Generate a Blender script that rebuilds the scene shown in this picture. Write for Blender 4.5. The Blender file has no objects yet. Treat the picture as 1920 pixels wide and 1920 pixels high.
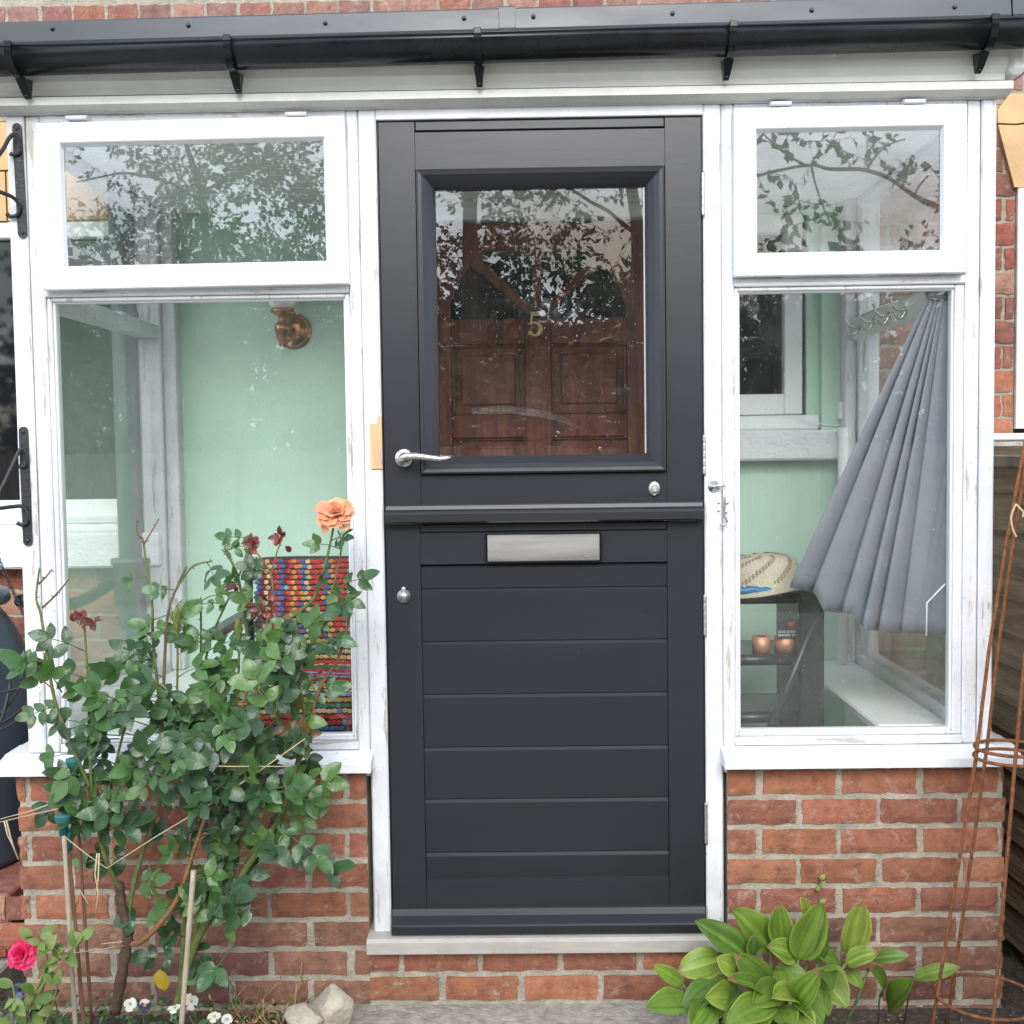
import bpy, bmesh, math, random
from mathutils import Vector, Matrix, noise as mnoise
rnd = random.Random(7)
PI = math.pi
scene = bpy.context.scene
COL = scene.collection

# ------------------------------------------------------------------ camera
F_PX, CAMP, YAW, PITCH, ROLL = 2200.0, Vector((-.043, -2.995, 1.443)), -.0125, -.0535, -.0135
fwd = Vector((math.sin(YAW)*math.cos(PITCH), math.cos(YAW)*math.cos(PITCH), math.sin(PITCH)))
right0 = Vector((math.cos(YAW), -math.sin(YAW), 0)); up0 = right0.cross(fwd)
camr = math.cos(ROLL)*right0 + math.sin(ROLL)*up0
camu = -math.sin(ROLL)*right0 + math.cos(ROLL)*up0
cd = bpy.data.cameras.new('camera'); cam = bpy.data.objects.new('camera', cd); COL.objects.link(cam)
m = Matrix((camr, camu, -fwd)).transposed().to_4x4(); m.translation = CAMP
cam.matrix_world = m
cd.sensor_width = 36; cd.lens = 36*F_PX/1920; cd.clip_end = 600; cd.clip_start = .05
scene.camera = cam

def at(px, py, Y=0.0):
    """survey: a point of the 1920 px photograph lying in the plane y = Y"""
    d = fwd*F_PX + camr*(px-960) + camu*(960-py)
    t = (Y-CAMP.y)/d.y
    return CAMP + d*t
def away(px, py, L):
    """what the panes mirror at that pixel, L metres out in front of the house"""
    p = at(px, py, L); return Vector((p.x, -L, p.z))

# ------------------------------------------------------------------ world, sun, exposure
SUN_EL, SUN_AZ = math.radians(31), math.radians(178)      # azimuth from +y clockwise
w = bpy.data.worlds.new('World'); scene.world = w; w.use_nodes = True
nt = w.node_tree; nt.nodes.clear()
out = nt.nodes.new('ShaderNodeOutputWorld'); bg = nt.nodes.new('ShaderNodeBackground')
sky = nt.nodes.new('ShaderNodeTexSky'); sky.sky_type = 'NISHITA'; sky.sun_disc = False
sky.sun_elevation = SUN_EL; sky.sun_rotation = SUN_AZ; sky.air_density = 1.0; sky.dust_density = 1.5; sky.ozone_density = 1.2
tc = nt.nodes.new('ShaderNodeTexCoord'); mp = nt.nodes.new('ShaderNodeMapping'); mp.inputs['Scale'].default_value = (1.3, 1.3, 3.0)
mp.inputs['Location'].default_value = (.35, .2, .1)
nz = nt.nodes.new('ShaderNodeTexNoise'); nz.inputs['Scale'].default_value = 2.2; nz.inputs['Detail'].default_value = 9; nz.inputs['Roughness'].default_value = .56
rp = nt.nodes.new('ShaderNodeValToRGB'); rp.color_ramp.elements[0].position = .42; rp.color_ramp.elements[1].position = .60
mixc = nt.nodes.new('ShaderNodeMix'); mixc.data_type = 'RGBA'
mixc.inputs[7].default_value = (31, 33.4, 37.2, 1)
nt.links.new(tc.outputs['Generated'], mp.inputs['Vector']); nt.links.new(mp.outputs['Vector'], nz.inputs['Vector'])
nt.links.new(nz.outputs['Fac'], rp.inputs['Fac']); nt.links.new(rp.outputs['Color'], mixc.inputs[0])
nt.links.new(sky.outputs['Color'], mixc.inputs[6]); nt.links.new(mixc.outputs[2], bg.inputs['Color'])
bg.inputs['Strength'].default_value = .082
nt.links.new(bg.outputs['Background'], out.inputs['Surface'])
sd = bpy.data.lights.new('sun', 'SUN'); sd.energy = 2.7; sd.angle = math.radians(28); sd.color = (1, .975, .94)
so = bpy.data.objects.new('sun', sd); COL.objects.link(so)
sdir = Vector((math.sin(SUN_AZ)*math.cos(SUN_EL), math.cos(SUN_AZ)*math.cos(SUN_EL), math.sin(SUN_EL)))
so.rotation_euler = sdir.to_track_quat('Z', 'Y').to_euler(); so.location = (0, -5, 12)
scene.view_settings.view_transform = 'Standard'; scene.view_settings.look = 'None'
scene.view_settings.gamma = 1.0; scene.view_settings.use_curve_mapping = False
scene.view_settings.exposure = 0.32
scene.render.engine = 'CYCLES'
cy = scene.cycles
cy.use_denoising = True; cy.denoiser = 'OPENIMAGEDENOISE'; cy.denoising_input_passes = 'RGB_ALBEDO_NORMAL'; cy.denoising_prefilter = 'ACCURATE'
cy.max_bounces = 10; cy.transparent_max_bounces = 24; cy.diffuse_bounces = 5; cy.glossy_bounces = 4
cy.sample_clamp_indirect = 6; cy.use_adaptive_sampling = False

# ------------------------------------------------------------------ materials
def nodes(name):
    mt = bpy.data.materials.new(name); mt.use_nodes = True
    t = mt.node_tree; b = t.nodes['Principled BSDF']
    return mt, t, b
def tex(t, scale, detail=6, rough=.6, stretch=(1, 1, 1)):
    c = t.nodes.new('ShaderNodeTexCoord'); p = t.nodes.new('ShaderNodeMapping'); p.inputs['Scale'].default_value = stretch
    n = t.nodes.new('ShaderNodeTexNoise'); n.inputs['Scale'].default_value = scale; n.inputs['Detail'].default_value = detail
    n.inputs['Roughness'].default_value = rough
    t.links.new(c.outputs['Object'], p.inputs['Vector']); t.links.new(p.outputs['Vector'], n.inputs['Vector'])
    return n
def ramp(t, src, stops):
    r = t.nodes.new('ShaderNodeValToRGB'); e = r.color_ramp.elements
    e[0].position, e[0].color = stops[0][0], (*stops[0][1], 1); e[1].position, e[1].color = stops[-1][0], (*stops[-1][1], 1)
    for p, c in stops[1:-1]:
        k = e.new(p); k.color = (*c, 1)
    t.links.new(src, r.inputs['Fac']); return r
def mixrgb(t, a, b, fac, mode='MIX'):
    x = t.nodes.new('ShaderNodeMix'); x.data_type = 'RGBA'; x.blend_type = mode
    for s, i in ((fac, 0), (a, 6), (b, 7)):
        if isinstance(s, (int, float)): x.inputs[i].default_value = s
        elif isinstance(s, tuple): x.inputs[i].default_value = (*s, 1)
        else: t.links.new(s, x.inputs[i])
    return x.outputs[2]
def bump(t, b, src, strength, dist=.01, prev=None):
    u = t.nodes.new('ShaderNodeBump'); u.inputs['Strength'].default_value = strength; u.inputs['Distance'].default_value = dist
    t.links.new(src, u.inputs['Height'])
    if prev: t.links.new(prev, u.inputs['Normal'])
    t.links.new(u.outputs['Normal'], b.inputs['Normal']); return u.outputs['Normal']
def mat(name, col, rough=.5, metal=0, var=.12, scale=12, stretch=(1, 1, 1), bmp=0, bscale=60, spec=.5, rvar=0):
    mt, t, b = nodes(name)
    b.inputs['Roughness'].default_value = rough; b.inputs['Metallic'].default_value = metal; b.inputs['Specular IOR Level'].default_value = spec
    n = tex(t, scale, stretch=stretch)
    r = ramp(t, n.outputs['Fac'], [(.3, tuple(c*(1-var) for c in col)), (.7, tuple(min(1, c*(1+var)) for c in col))])
    t.links.new(r.outputs['Color'], b.inputs['Base Color'])
    if rvar:
        q = ramp(t, n.outputs['Fac'], [(.3, (rough-rvar,)*3), (.7, (rough+rvar,)*3)]); t.links.new(q.outputs['Color'], b.inputs['Roughness'])
    if bmp:
        n2 = tex(t, bscale, stretch=stretch); bump(t, b, n2.outputs['Fac'], bmp)
    return mt
def attr_mat(name, rough=.5, spec=.5, var=.25, scale=40, bmp=0, bscale=80, transl=0, tcol=(1, 1, 1), specks=0):
    mt, t, b = nodes(name)
    a = t.nodes.new('ShaderNodeVertexColor'); a.layer_name = 'Col'
    n = tex(t, scale); r = ramp(t, n.outputs['Fac'], [(.3, (1-var,)*3), (.7, (1+var*.6,)*3)])
    c = mixrgb(t, a.outputs['Color'], r.outputs['Color'], 1.0, 'MULTIPLY')
    if specks:
        n3 = tex(t, 260, 3); r3 = ramp(t, n3.outputs['Fac'], [(.66, (0, 0, 0)), (.72, (specks,)*3)])
        c = mixrgb(t, c, (.45, .5, .42), r3.outputs['Color'])
    t.links.new(c, b.inputs['Base Color'])
    b.inputs['Roughness'].default_value = rough; b.inputs['Specular IOR Level'].default_value = spec
    if bmp:
        n2 = tex(t, bscale); bump(t, b, n2.outputs['Fac'], bmp)
    if transl:
        o = t.nodes['Material Output']; tr = t.nodes.new('ShaderNodeBsdfTranslucent'); mx = t.nodes.new('ShaderNodeMixShader')
        cc = mixrgb(t, c, tcol, 1.0, 'MULTIPLY'); t.links.new(cc, tr.inputs['Color'])
        mx.inputs[0].default_value = transl
        t.links.new(b.outputs[0], mx.inputs[1]); t.links.new(tr.outputs[0], mx.inputs[2]); t.links.new(mx.outputs[0], o.inputs['Surface'])
    return mt
def white_paint(name, stretch, flake=.64, base=(.80, .81, .82), dirt=.25, rough=.42):
    mt, t, b = nodes(name)
    n = tex(t, 5, 8, .65); grey = ramp(t, n.outputs['Fac'], [(.35, tuple(c*(1-dirt*.5) for c in base)), (.62, base)])
    n2 = tex(t, 26, 9, .72, stretch)
    fl = ramp(t, n2.outputs['Fac'], [(flake, (0, 0, 0)), (flake+.035, (1, 1, 1))])
    c = mixrgb(t, grey.outputs['Color'], (.42, .39, .34), fl.outputs['Color'])
    n4 = tex(t, 130, 4, .5); sp = ramp(t, n4.outputs['Fac'], [(.67, (0, 0, 0)), (.71, (.6, .6, .6))])
    c = mixrgb(t, c, (.18, .17, .15), sp.outputs['Color'])
    t.links.new(c, b.inputs['Base Color']); b.inputs['Roughness'].default_value = rough
    n3 = tex(t, 40, 8, .7, stretch); nn = bump(t, b, n3.outputs['Fac'], .25, .006)
    bump(t, b, fl.outputs['Color'], -.4, .002, nn)
    return mt
def glass_mat(name, ior=1.85, wob=0.0, wscale=4, tint=(.97, .985, .975), dust=.012):
    mt, t, b = nodes(name); t.nodes.remove(b); o = t.nodes['Material Output']
    fr = t.nodes.new('ShaderNodeFresnel'); geo = t.nodes.new('ShaderNodeNewGeometry'); mr = t.nodes.new('ShaderNodeMapRange')
    mr.inputs['To Min'].default_value = ior; mr.inputs['To Max'].default_value = 1/ior      # the node inverts the index on back faces
    t.links.new(geo.outputs['Backfacing'], mr.inputs['Value']); t.links.new(mr.outputs['Result'], fr.inputs['IOR'])
    tr = t.nodes.new('ShaderNodeBsdfTransparent'); tr.inputs['Color'].default_value = (*tint, 1)
    gl = t.nodes.new('ShaderNodeBsdfGlossy'); gl.inputs['Roughness'].default_value = 0.0; gl.inputs['Color'].default_value = (1, 1, 1, 1)
    df = t.nodes.new('ShaderNodeBsdfDiffuse'); df.inputs['Color'].default_value = (.8, .8, .78, 1)
    mx = t.nodes.new('ShaderNodeMixShader'); md = t.nodes.new('ShaderNodeMixShader')
    n = tex(t, 7, 8, .7); r = ramp(t, n.outputs['Fac'], [(.4, (dust*.5,)*3), (.7, (dust*1.6,)*3)])
    n5 = tex(t, 190, 2, .4); r5 = ramp(t, n5.outputs['Fac'], [(.725, (0, 0, 0)), (.75, (.35,)*3)])
    ad = mixrgb(t, r.outputs['Color'], r5.outputs['Color'], 1.0, 'ADD')
    t.links.new(ad, md.inputs[0]); t.links.new(tr.outputs[0], md.inputs[1]); t.links.new(df.outputs[0], md.inputs[2])
    t.links.new(fr.outputs[0], mx.inputs[0]); t.links.new(md.outputs[0], mx.inputs[1]); t.links.new(gl.outputs[0], mx.inputs[2])
    t.links.new(mx.outputs[0], o.inputs['Surface'])
    if wob:
        w1 = tex(t, wscale, 1, .3, (1.6, 1, .7)); u = t.nodes.new('ShaderNodeBump'); u.inputs['Strength'].default_value = 1; u.inputs['Distance'].default_value = wob
        t.links.new(w1.outputs['Fac'], u.inputs['Height']); t.links.new(u.outputs['Normal'], gl.inputs['Normal'])
    return mt
MT = {}
MT['white_v'] = white_paint('aged_white_paint_upright', (1.6, 1.6, .18), .575, (.72, .73, .755), .40)
MT['white_h'] = white_paint('aged_white_paint_level', (.18, 1.6, 1.6), .59, (.72, .73, .755), .40)
MT['white_new'] = white_paint('fresh_white_paint', (.3, 1.2, 1.2), .70, (.755, .775, .81), .14, .34)
MT['white_trim'] = white_paint('weathered_trim_paint', (.25, 1.4, 1.4), .72, (.70, .70, .66), .35, .45)
MT['white_pvc'] = mat('white_pvc', (.80, .80, .77), .38, var=.08, scale=6)
MT['white_in'] = mat('indoor_white_paint', (.82, .83, .83), .4, var=.05, scale=5, bmp=.05)
MT['sill_rough'] = mat('rough_white_masonry_paint', (.76, .77, .79), .6, var=.06, scale=9, bmp=.7, bscale=55, stretch=(1, 1, 1.5))
MT['green'] = mat('mint_green_wall_paint', (.52, .72, .60), .55, var=.05, scale=2.5, bmp=.08, bscale=30)
def door_paint():
    mt, t, b = nodes('anthracite_door_paint')
    n = tex(t, 9, 8, .65, (.25, 1, 1)); r = ramp(t, n.outputs['Fac'], [(.35, (.0146, .0158, .0205)), (.65, (.0170, .0184, .0238))])
    n2 = tex(t, 55, 6, .7, (1, 1, .5)); s = ramp(t, n2.outputs['Fac'], [(.725, (0, 0, 0)), (.75, (.55, .55, .55))])
    c = mixrgb(t, r.outputs['Color'], (.16, .16, .17), s.outputs['Color']); t.links.new(c, b.inputs['Base Color'])
    b.inputs['Roughness'].default_value = .33
    n3 = tex(t, 30, 8, .6, (.12, 1, 1)); bump(t, b, n3.outputs['Fac'], .05, .004)
    return mt
MT['door'] = door_paint()
MT['black_gloss'] = mat('black_gutter_plastic', (.008, .009, .011), .25, var=.3, scale=15, rvar=.06, spec=.3)
MT['flash'] = mat('grey_blue_roof_edge', (.026, .033, .043), .40, var=.22, scale=7, stretch=(.3, 1, 1), rvar=.08)
MT['iron'] = mat('black_painted_iron', (.016, .016, .019), .45, var=.4, scale=30, bmp=.3, bscale=120)
MT['steel'] = mat('brushed_steel', (.62, .61, .59), .30, metal=1, var=.06, scale=30, stretch=(.1, 1, 1), rvar=.05)
MT['steel_rough'] = mat('dull_steel', (.55, .54, .52), .42, metal=1, var=.1, scale=20)
MT['copper'] = mat('polished_copper', (.80, .42, .26), .6, metal=.7, var=.1, scale=25)
MT['bronze'] = mat('antique_copper_fitting', (.42, .22, .10), .32, metal=1, var=.15, scale=20)
MT['gold'] = mat('gold_numeral', (.85, .66, .27), .4, metal=.15, var=.1)
MT['rust'] = mat('rusted_iron', (.20, .075, .030), .85, var=.45, scale=60, bmp=.6, bscale=150)
MT['mortar'] = mat('lime_mortar', (.41, .375, .30), .95, var=.28, scale=16, bmp=.9, bscale=120)
MT['mortar_old'] = mat('old_grey_mortar', (.36, .33, .26), .95, var=.3, scale=20, bmp=.9, bscale=120)
def brick_mat(name):
    mt, t, b = nodes(name)
    a = t.nodes.new('ShaderNodeVertexColor'); a.layer_name = 'Col'
    n = tex(t, 26, 9, .74); r = ramp(t, n.outputs['Fac'], [(.28, (.55, .52, .54)), (.5, (1, 1, 1)), (.72, (1.35, 1.30, 1.2))])
    c = mixrgb(t, a.outputs['Color'], r.outputs['Color'], 1.0, 'MULTIPLY')
    n2 = tex(t, 19, 12, .82); s = ramp(t, n2.outputs['Fac'], [(.545, (0, 0, 0)), (.66, (.62, .62, .62))])
    c = mixrgb(t, c, (.50, .42, .345), s.outputs['Color'])
    n4 = tex(t, 34, 6, .65); s4 = ramp(t, n4.outputs['Fac'], [(.30, (.7, .7, .7)), (.40, (0, 0, 0))])
    c = mixrgb(t, c, (.14, .07, .055), s4.outputs['Color'])
    n5 = tex(t, 210, 3, .6); s5 = ramp(t, n5.outputs['Fac'], [(.68, (0, 0, 0)), (.71, (.7, .7, .7))])
    c = mixrgb(t, c, (.55, .50, .44), s5.outputs['Color'])
    t.links.new(c, b.inputs['Base Color']); b.inputs['Roughness'].default_value = .88; b.inputs['Specular IOR Level'].default_value = .25
    n3 = tex(t, 70, 9, .75); bump(t, b, n3.outputs['Fac'], .8, .008)
    return mt
MT['brick'] = brick_mat('red_brick')
MT['sealant'] = mat('grey_sealant', (.34, .35, .36), .5, var=.2, scale=9)
MT['sand'] = mat('orange_sandstone', (.52, .34, .17), .8, var=.14, scale=8, bmp=.25)
MT['glass'] = glass_mat('window_glass', 1.55, .0009, 3)
MT['glass_top'] = glass_mat('casement_glass', 1.78, .0010, 3)
MT['glass_old'] = glass_mat('wavy_door_glass', 1.72, .0011, 3, (.97, .98, .975), .006)
MT['glass_side'] = glass_mat('side_glass', 1.55, .0008, 3, (.97, .985, .97), .015)
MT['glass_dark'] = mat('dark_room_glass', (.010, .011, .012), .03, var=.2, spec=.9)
MT['mahog'] = mat('mahogany', (.165, .043, .025), .32, var=.45, scale=14, stretch=(2.2, 1, .15), bmp=.15, bscale=30, rvar=.08)
MT['pine'] = mat('bare_pine', (.62, .38, .20), .6, var=.22, scale=30, stretch=(2.5, 1, .15))
MT['cill'] = white_paint('peeling_cill_paint', (.12, 1.4, 1.6), .53, (.44, .42, .385), .5, .7)
MT['fence'] = mat('dark_stained_lap_board', (.36, .27, .19), .85, var=.45, scale=12, stretch=(1, .2, 2.5), bmp=.8, bscale=40)
MT['fence_grey'] = mat('weathered_fence_board', (.33, .27, .23), .85, var=.3, scale=8, stretch=(3, 1, .3), bmp=.4)
MT['butt'] = mat('black_blue_plastic', (.045, .064, .09), .38, var=.2, scale=6, rvar=.06)
MT['pipe'] = mat('grey_green_pipe', (.080, .110, .108), .42, var=.1, scale=5)
MT['rubber'] = mat('black_rubber', (.012, .012, .013), .45, var=.2)
MT['concrete'] = mat('rough_concrete', (.38, .36, .32), .95, var=.35, scale=28, bmp=1.0, bscale=90)
MT['soil'] = mat('dark_soil_gravel', (.085, .070, .056), 1.0, var=.6, scale=60, bmp=1.0, bscale=130)
MT['lawn'] = mat('rough_lawn', (.07, .10, .035), 1.0, var=.4, scale=6, bmp=.5)
MT['stone'] = mat('pale_limestone', (.43, .39, .31), .9, var=.25, scale=14, bmp=1.0, bscale=45)
MT['leaf'] = attr_mat('rose_leaf', .30, .55, .28, 45, .25, 70, .18, (1.3, 1.5, .6), .35)
MT['leaf_broad'] = attr_mat('broad_leaf', .42, .4, .22, 14, .15, 60, .28, (1.4, 1.5, .5), .28)
MT['leaf_tree'] = attr_mat('tree_leaf', .45, .4, .25, 10, 0, 80, .22, (1.4, 1.5, .5))
MT['petal'] = attr_mat('petal', .5, .3, .10, 60, .05, 80, .3, (1.1, 1, .9))
MT['stem'] = attr_mat('plant_stem', .55, .35, .35, 60, .4, 150)
MT['bark'] = mat('tree_bark', (.075, .055, .042), .95, var=.4, scale=14, stretch=(3, 3, .5), bmp=1.0, bscale=30)
MT['bamboo'] = mat('pale_bamboo', (.38, .32, .24), .55, var=.25, scale=20, stretch=(2, 2, .4))
MT['bamboo_dark'] = mat('brown_cane', (.17, .085, .050), .6, var=.3, scale=20, stretch=(2, 2, .4))
MT['teal'] = mat('teal_rubber_cap', (.018, .12, .13), .6, var=.2)
MT['twine'] = mat('jute_twine', (.50, .39, .24), .9, var=.25, scale=200)
MT['wool'] = attr_mat('crochet_wool', .95, .1, .25, 220, .5, 300)
MT['fabric'] = mat('grey_parasol_fabric', (.20, .21, .245), .62, var=.10, scale=3, bmp=.08, bscale=14)
MT['straw'] = None
MT['blue'] = mat('blue_plastic', (.03, .17, .40), .4, var=.15)
MT['blacktube'] = mat('black_lacquer_tube', (.020, .021, .025), .35, var=.3, scale=12)
MT['card'] = mat('dark_printed_card', (.030, .036, .050), .5, var=.1)
MT['red'] = mat('red_print', (.45, .05, .04), .6, var=.1)
MT['print'] = mat('white_print', (.75, .75, .75), .6, var=.02)
MT['opal'] = mat('opal_glass_shade', (.80, .80, .78), .15, var=.03)
MT['plastic_clear'] = None
def holes_mat():
    mt, t, b = nodes('straw_openwork')
    n = tex(t, 160, 3, .5, (1, 1, 2)); r = ramp(t, n.outputs['Fac'], [(.3, (.52, .45, .33)), (.7, (.72, .65, .52))])
    t.links.new(r.outputs['Color'], b.inputs['Base Color']); b.inputs['Roughness'].default_value = .85
    n2 = tex(t, 240, 2); bump(t, b, n2.outputs['Fac'], .6)
    return mt
MT['straw'] = holes_mat()
MT['straw_gap'] = mat('straw_gap', (.27, .21, .14), .9, var=.2)
def clear_mat():
    mt, t, b = nodes('crinkled_clear_film'); t.nodes.remove(b); o = t.nodes['Material Output']
    tr = t.nodes.new('ShaderNodeBsdfTransparent'); gl = t.nodes.new('ShaderNodeBsdfGlossy'); gl.inputs['Roughness'].default_value = .12
    n = tex(t, 60, 5, .6, (.2, 1, 1.6)); u = t.nodes.new('ShaderNodeBump'); u.inputs['Strength'].default_value = 1; u.inputs['Distance'].default_value = .02
    t.links.new(n.outputs['Fac'], u.inputs['Height']); t.links.new(u.outputs['Normal'], gl.inputs['Normal'])
    mx = t.nodes.new('ShaderNodeMixShader'); mx.inputs[0].default_value = .3
    t.links.new(tr.outputs[0], mx.inputs[1]); t.links.new(gl.outputs[0], mx.inputs[2]); t.links.new(mx.outputs[0], o.inputs['Surface'])
    return mt
MT['film'] = clear_mat()

# ------------------------------------------------------------------ mesh builder
class MB:
    def __init__(s): s.v = []; s.f = []; s.c = []; s.mi = []; s.sm = []
    def add(s, vs, fs, col=(1, 1, 1), mi=0, smooth=False):
        o = len(s.v); s.v += [tuple(v) for v in vs]
        for f in fs:
            s.f.append(tuple(i+o for i in f)); s.c.append(col); s.mi.append(mi); s.sm.append(smooth)
        return o
    def box(s, x0, x1, y0, y1, z0, z1, b=.002, col=(1, 1, 1), mi=0):
        X, Y, Z = (x0, x1), (y0, y1), (z0, z1)
        b = min(b, (x1-x0)*.45, (y1-y0)*.45, (z1-z0)*.45)
        vs = []; idx = {}
        for i in (0, 1):
            for j in (0, 1):
                for k in (0, 1):
                    sx, sy, sz = (1-2*i), (1-2*j), (1-2*k)
                    idx[i, j, k, 0] = len(vs); vs.append((X[i], Y[j]+sy*b, Z[k]+sz*b))
                    idx[i, j, k, 1] = len(vs); vs.append((X[i]+sx*b, Y[j], Z[k]+sz*b))
                    idx[i, j, k, 2] = len(vs); vs.append((X[i]+sx*b, Y[j]+sy*b, Z[k]))
        fs = []
        q = ((0, 0), (0, 1), (1, 1), (1, 0))
        for i in (0, 1):
            fs.append([idx[i, a, c, 0] for a, c in q]); fs.append([idx[a, i, c, 1] for a, c in q]); fs.append([idx[a, c, i, 2] for a, c in q])
        for a in (0, 1):
            for c in (0, 1):
                fs.append([idx[a, c, 0, 0], idx[a, c, 1, 0], idx[a, c, 1, 1], idx[a, c, 0, 1]])
                fs.append([idx[a, 0, c, 0], idx[a, 1, c, 0], idx[a, 1, c, 2], idx[a, 0, c, 2]])
                fs.append([idx[0, a, c, 1], idx[1, a, c, 1], idx[1, a, c, 2], idx[0, a, c, 2]])
                for k in (0, 1): fs.append([idx[a, c, k, 0], idx[a, c, k, 1], idx[a, c, k, 2]])
        s.add(vs, fs, col, mi)
    def ext_x(s, prof, x0, x1, mi=0, m0=0, m1=0, smooth=False, col=(1, 1, 1)):
        """closed (y,z) profile swept along x; m0/m1 mitre the ends by y or z offsets (callables)"""
        n = len(prof)
        vs = [(x0, y, z) for y, z in prof]+[(x1, y, z) for y, z in prof]
        fs = [(i, (i+1) % n, n+(i+1) % n, n+i) for i in range(n)]
        s.add(vs, fs, col, mi, smooth); s.add(vs, [tuple(range(n)), tuple(range(n, 2*n))], col, mi)
    def ext_y(s, prof, y0, y1, mi=0, col=(1, 1, 1), smooth=False):
        n = len(prof)
        vs = [(x, y0, z) for x, z in prof]+[(x, y1, z) for x, z in prof]
        s.add(vs, [(i, (i+1) % n, n+(i+1) % n, n+i) for i in range(n)], col, mi, smooth)
        s.add(vs, [tuple(range(n)), tuple(range(n, 2*n))], col, mi)
    def tube(s, pts, rad, n=8, col=(1, 1, 1), mi=0, cap=True, smooth=True):
        pts = [Vector(p) for p in pts]; k = len(pts)
        if not isinstance(rad, (list, tuple)): rad = [rad]*k
        d0 = (pts[1]-pts[0]).normalized(); u = d0.orthogonal().normalized(); vs = []
        for i, p in enumerate(pts):
            d = ((pts[min(i+1, k-1)]-pts[max(i-1, 0)])).normalized() if k > 1 else d0
            u = (u-d*u.dot(d)); u = u.normalized() if u.length > 1e-6 else d.orthogonal().normalized(); v = d.cross(u)
            for j in range(n):
                a = 2*PI*j/n; vs.append(p+(u*math.cos(a)+v*math.sin(a))*rad[i])
        fs = [(i*n+j, i*n+(j+1) % n, (i+1)*n+(j+1) % n, (i+1)*n+j) for i in range(k-1) for j in range(n)]
        s.add(vs, fs, col, mi, smooth)
        if cap: s.add(vs, [tuple(range(n)), tuple(range((k-1)*n, k*n))], col, mi)
    def lathe(s, prof, org, axis=(0, 0, 1), n=24, col=(1, 1, 1), mi=0, sx=1, smooth=True):
        """profile of (radius, height along axis)"""
        ax = Vector(axis).normalized(); u = ax.orthogonal().normalized()
        if abs(ax.z) < .9: u = Vector((0, 0, 1)).cross(ax).normalized()
        v = ax.cross(u); org = Vector(org); k = len(prof); vs = []
        for r, h in prof:
            for j in range(n):
                a = 2*PI*j/n; vs.append(org+ax*h+(u*math.cos(a)*sx+v*math.sin(a))*r)
        fs = [(i*n+j, i*n+(j+1) % n, (i+1)*n+(j+1) % n, (i+1)*n+j) for i in range(k-1) for j in range(n)]
        s.add(vs, fs, col, mi, smooth)
        s.add(vs, [tuple(range(n)), tuple(range((k-1)*n, k*n))], col, mi, smooth)
    def leaf(s, base, d, nrm, L, W, col, fold=.25, curl=.3, n=4, tipw=.0, wav=0, shape=None, asym=0):
        d = Vector(d).normalized(); nrm = Vector(nrm); nrm = (nrm-d*nrm.dot(d))
        nrm = nrm.normalized() if nrm.length > 1e-5 else d.orthogonal().normalized()
        sd = d.cross(nrm); base = Vector(base); vs = []
        for i in range(n+1):
            t = i/n; wv = (shape(t) if shape else math.sin(PI*min(1, t**.8))**.75)*W*.5
            if i == 0: wv = W*.04
            if i == n: wv = W*.01
            c = base+d*(L*(t-curl*.25*t*t))-nrm*(curl*L*t*t*.5)
            wz = wav*math.sin(t*9+asym)*W*.2
            vs += [c-sd*wv+nrm*(fold*wv+wz), c, c+sd*wv+nrm*(fold*wv-wz)]
        fs = []
        for i in range(n):
            a = i*3; fs += [(a, a+1, a+4, a+3), (a+1, a+2, a+5, a+4)]
        s.add(vs, fs, col, 0, True)
    def build(s, name, mats, parent=None, recalc=True, weld=False):
        me = bpy.data.meshes.new(name)
        bm = bmesh.new(); bv = [bm.verts.new(v) for v in s.v]; lay = bm.loops.layers.float_color.new('Col')
        for f, c, mi, sm in zip(s.f, s.c, s.mi, s.sm):
            if len(set(f)) < 3: continue
            try: fc = bm.faces.new([bv[i] for i in f])
            except ValueError: continue
            fc.material_index = mi; fc.smooth = sm
            for l in fc.loops: l[lay] = (*c, 1)
        if weld: bmesh.ops.remove_doubles(bm, verts=bm.verts, dist=1e-6)
        if recalc:
            bmesh.ops.remove_doubles(bm, verts=bm.verts, dist=1e-6)
            bmesh.ops.recalc_face_normals(bm, faces=bm.faces)
        bm.to_mesh(me); bm.free()
        for x in (mats if isinstance(mats, (list, tuple)) else [mats]): me.materials.append(x)
        o = bpy.data.objects.new(name, me); COL.objects.link(o)
        if parent:
            r = parent
            while r.parent: r = r.parent
            me.transform(Matrix.Translation(-r.location)); o.parent = parent
        return o

def tag(o, label=None, cat=None, group=None, kind=None):
    for k, v in (('label', label), ('category', cat), ('group', group), ('kind', kind)):
        if v: o[k] = v
    return o
def thing(name, loc, label, cat, group=None, kind=None):
    o = bpy.data.objects.new(name, None); COL.objects.link(o); o.location = loc; o.empty_display_size = .1
    return tag(o, label, cat, group, kind)
def clone(root, loc, rotz=0, label=None):
    r = root.copy(); COL.objects.link(r); r.location = loc; r.rotation_euler = (0, 0, rotz)
    if label: r['label'] = label
    for ch in root.children:
        c = ch.copy(); COL.objects.link(c); c.parent = r
        for g in ch.children:
            q = g.copy(); COL.objects.link(q); q.parent = c
    return r

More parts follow.
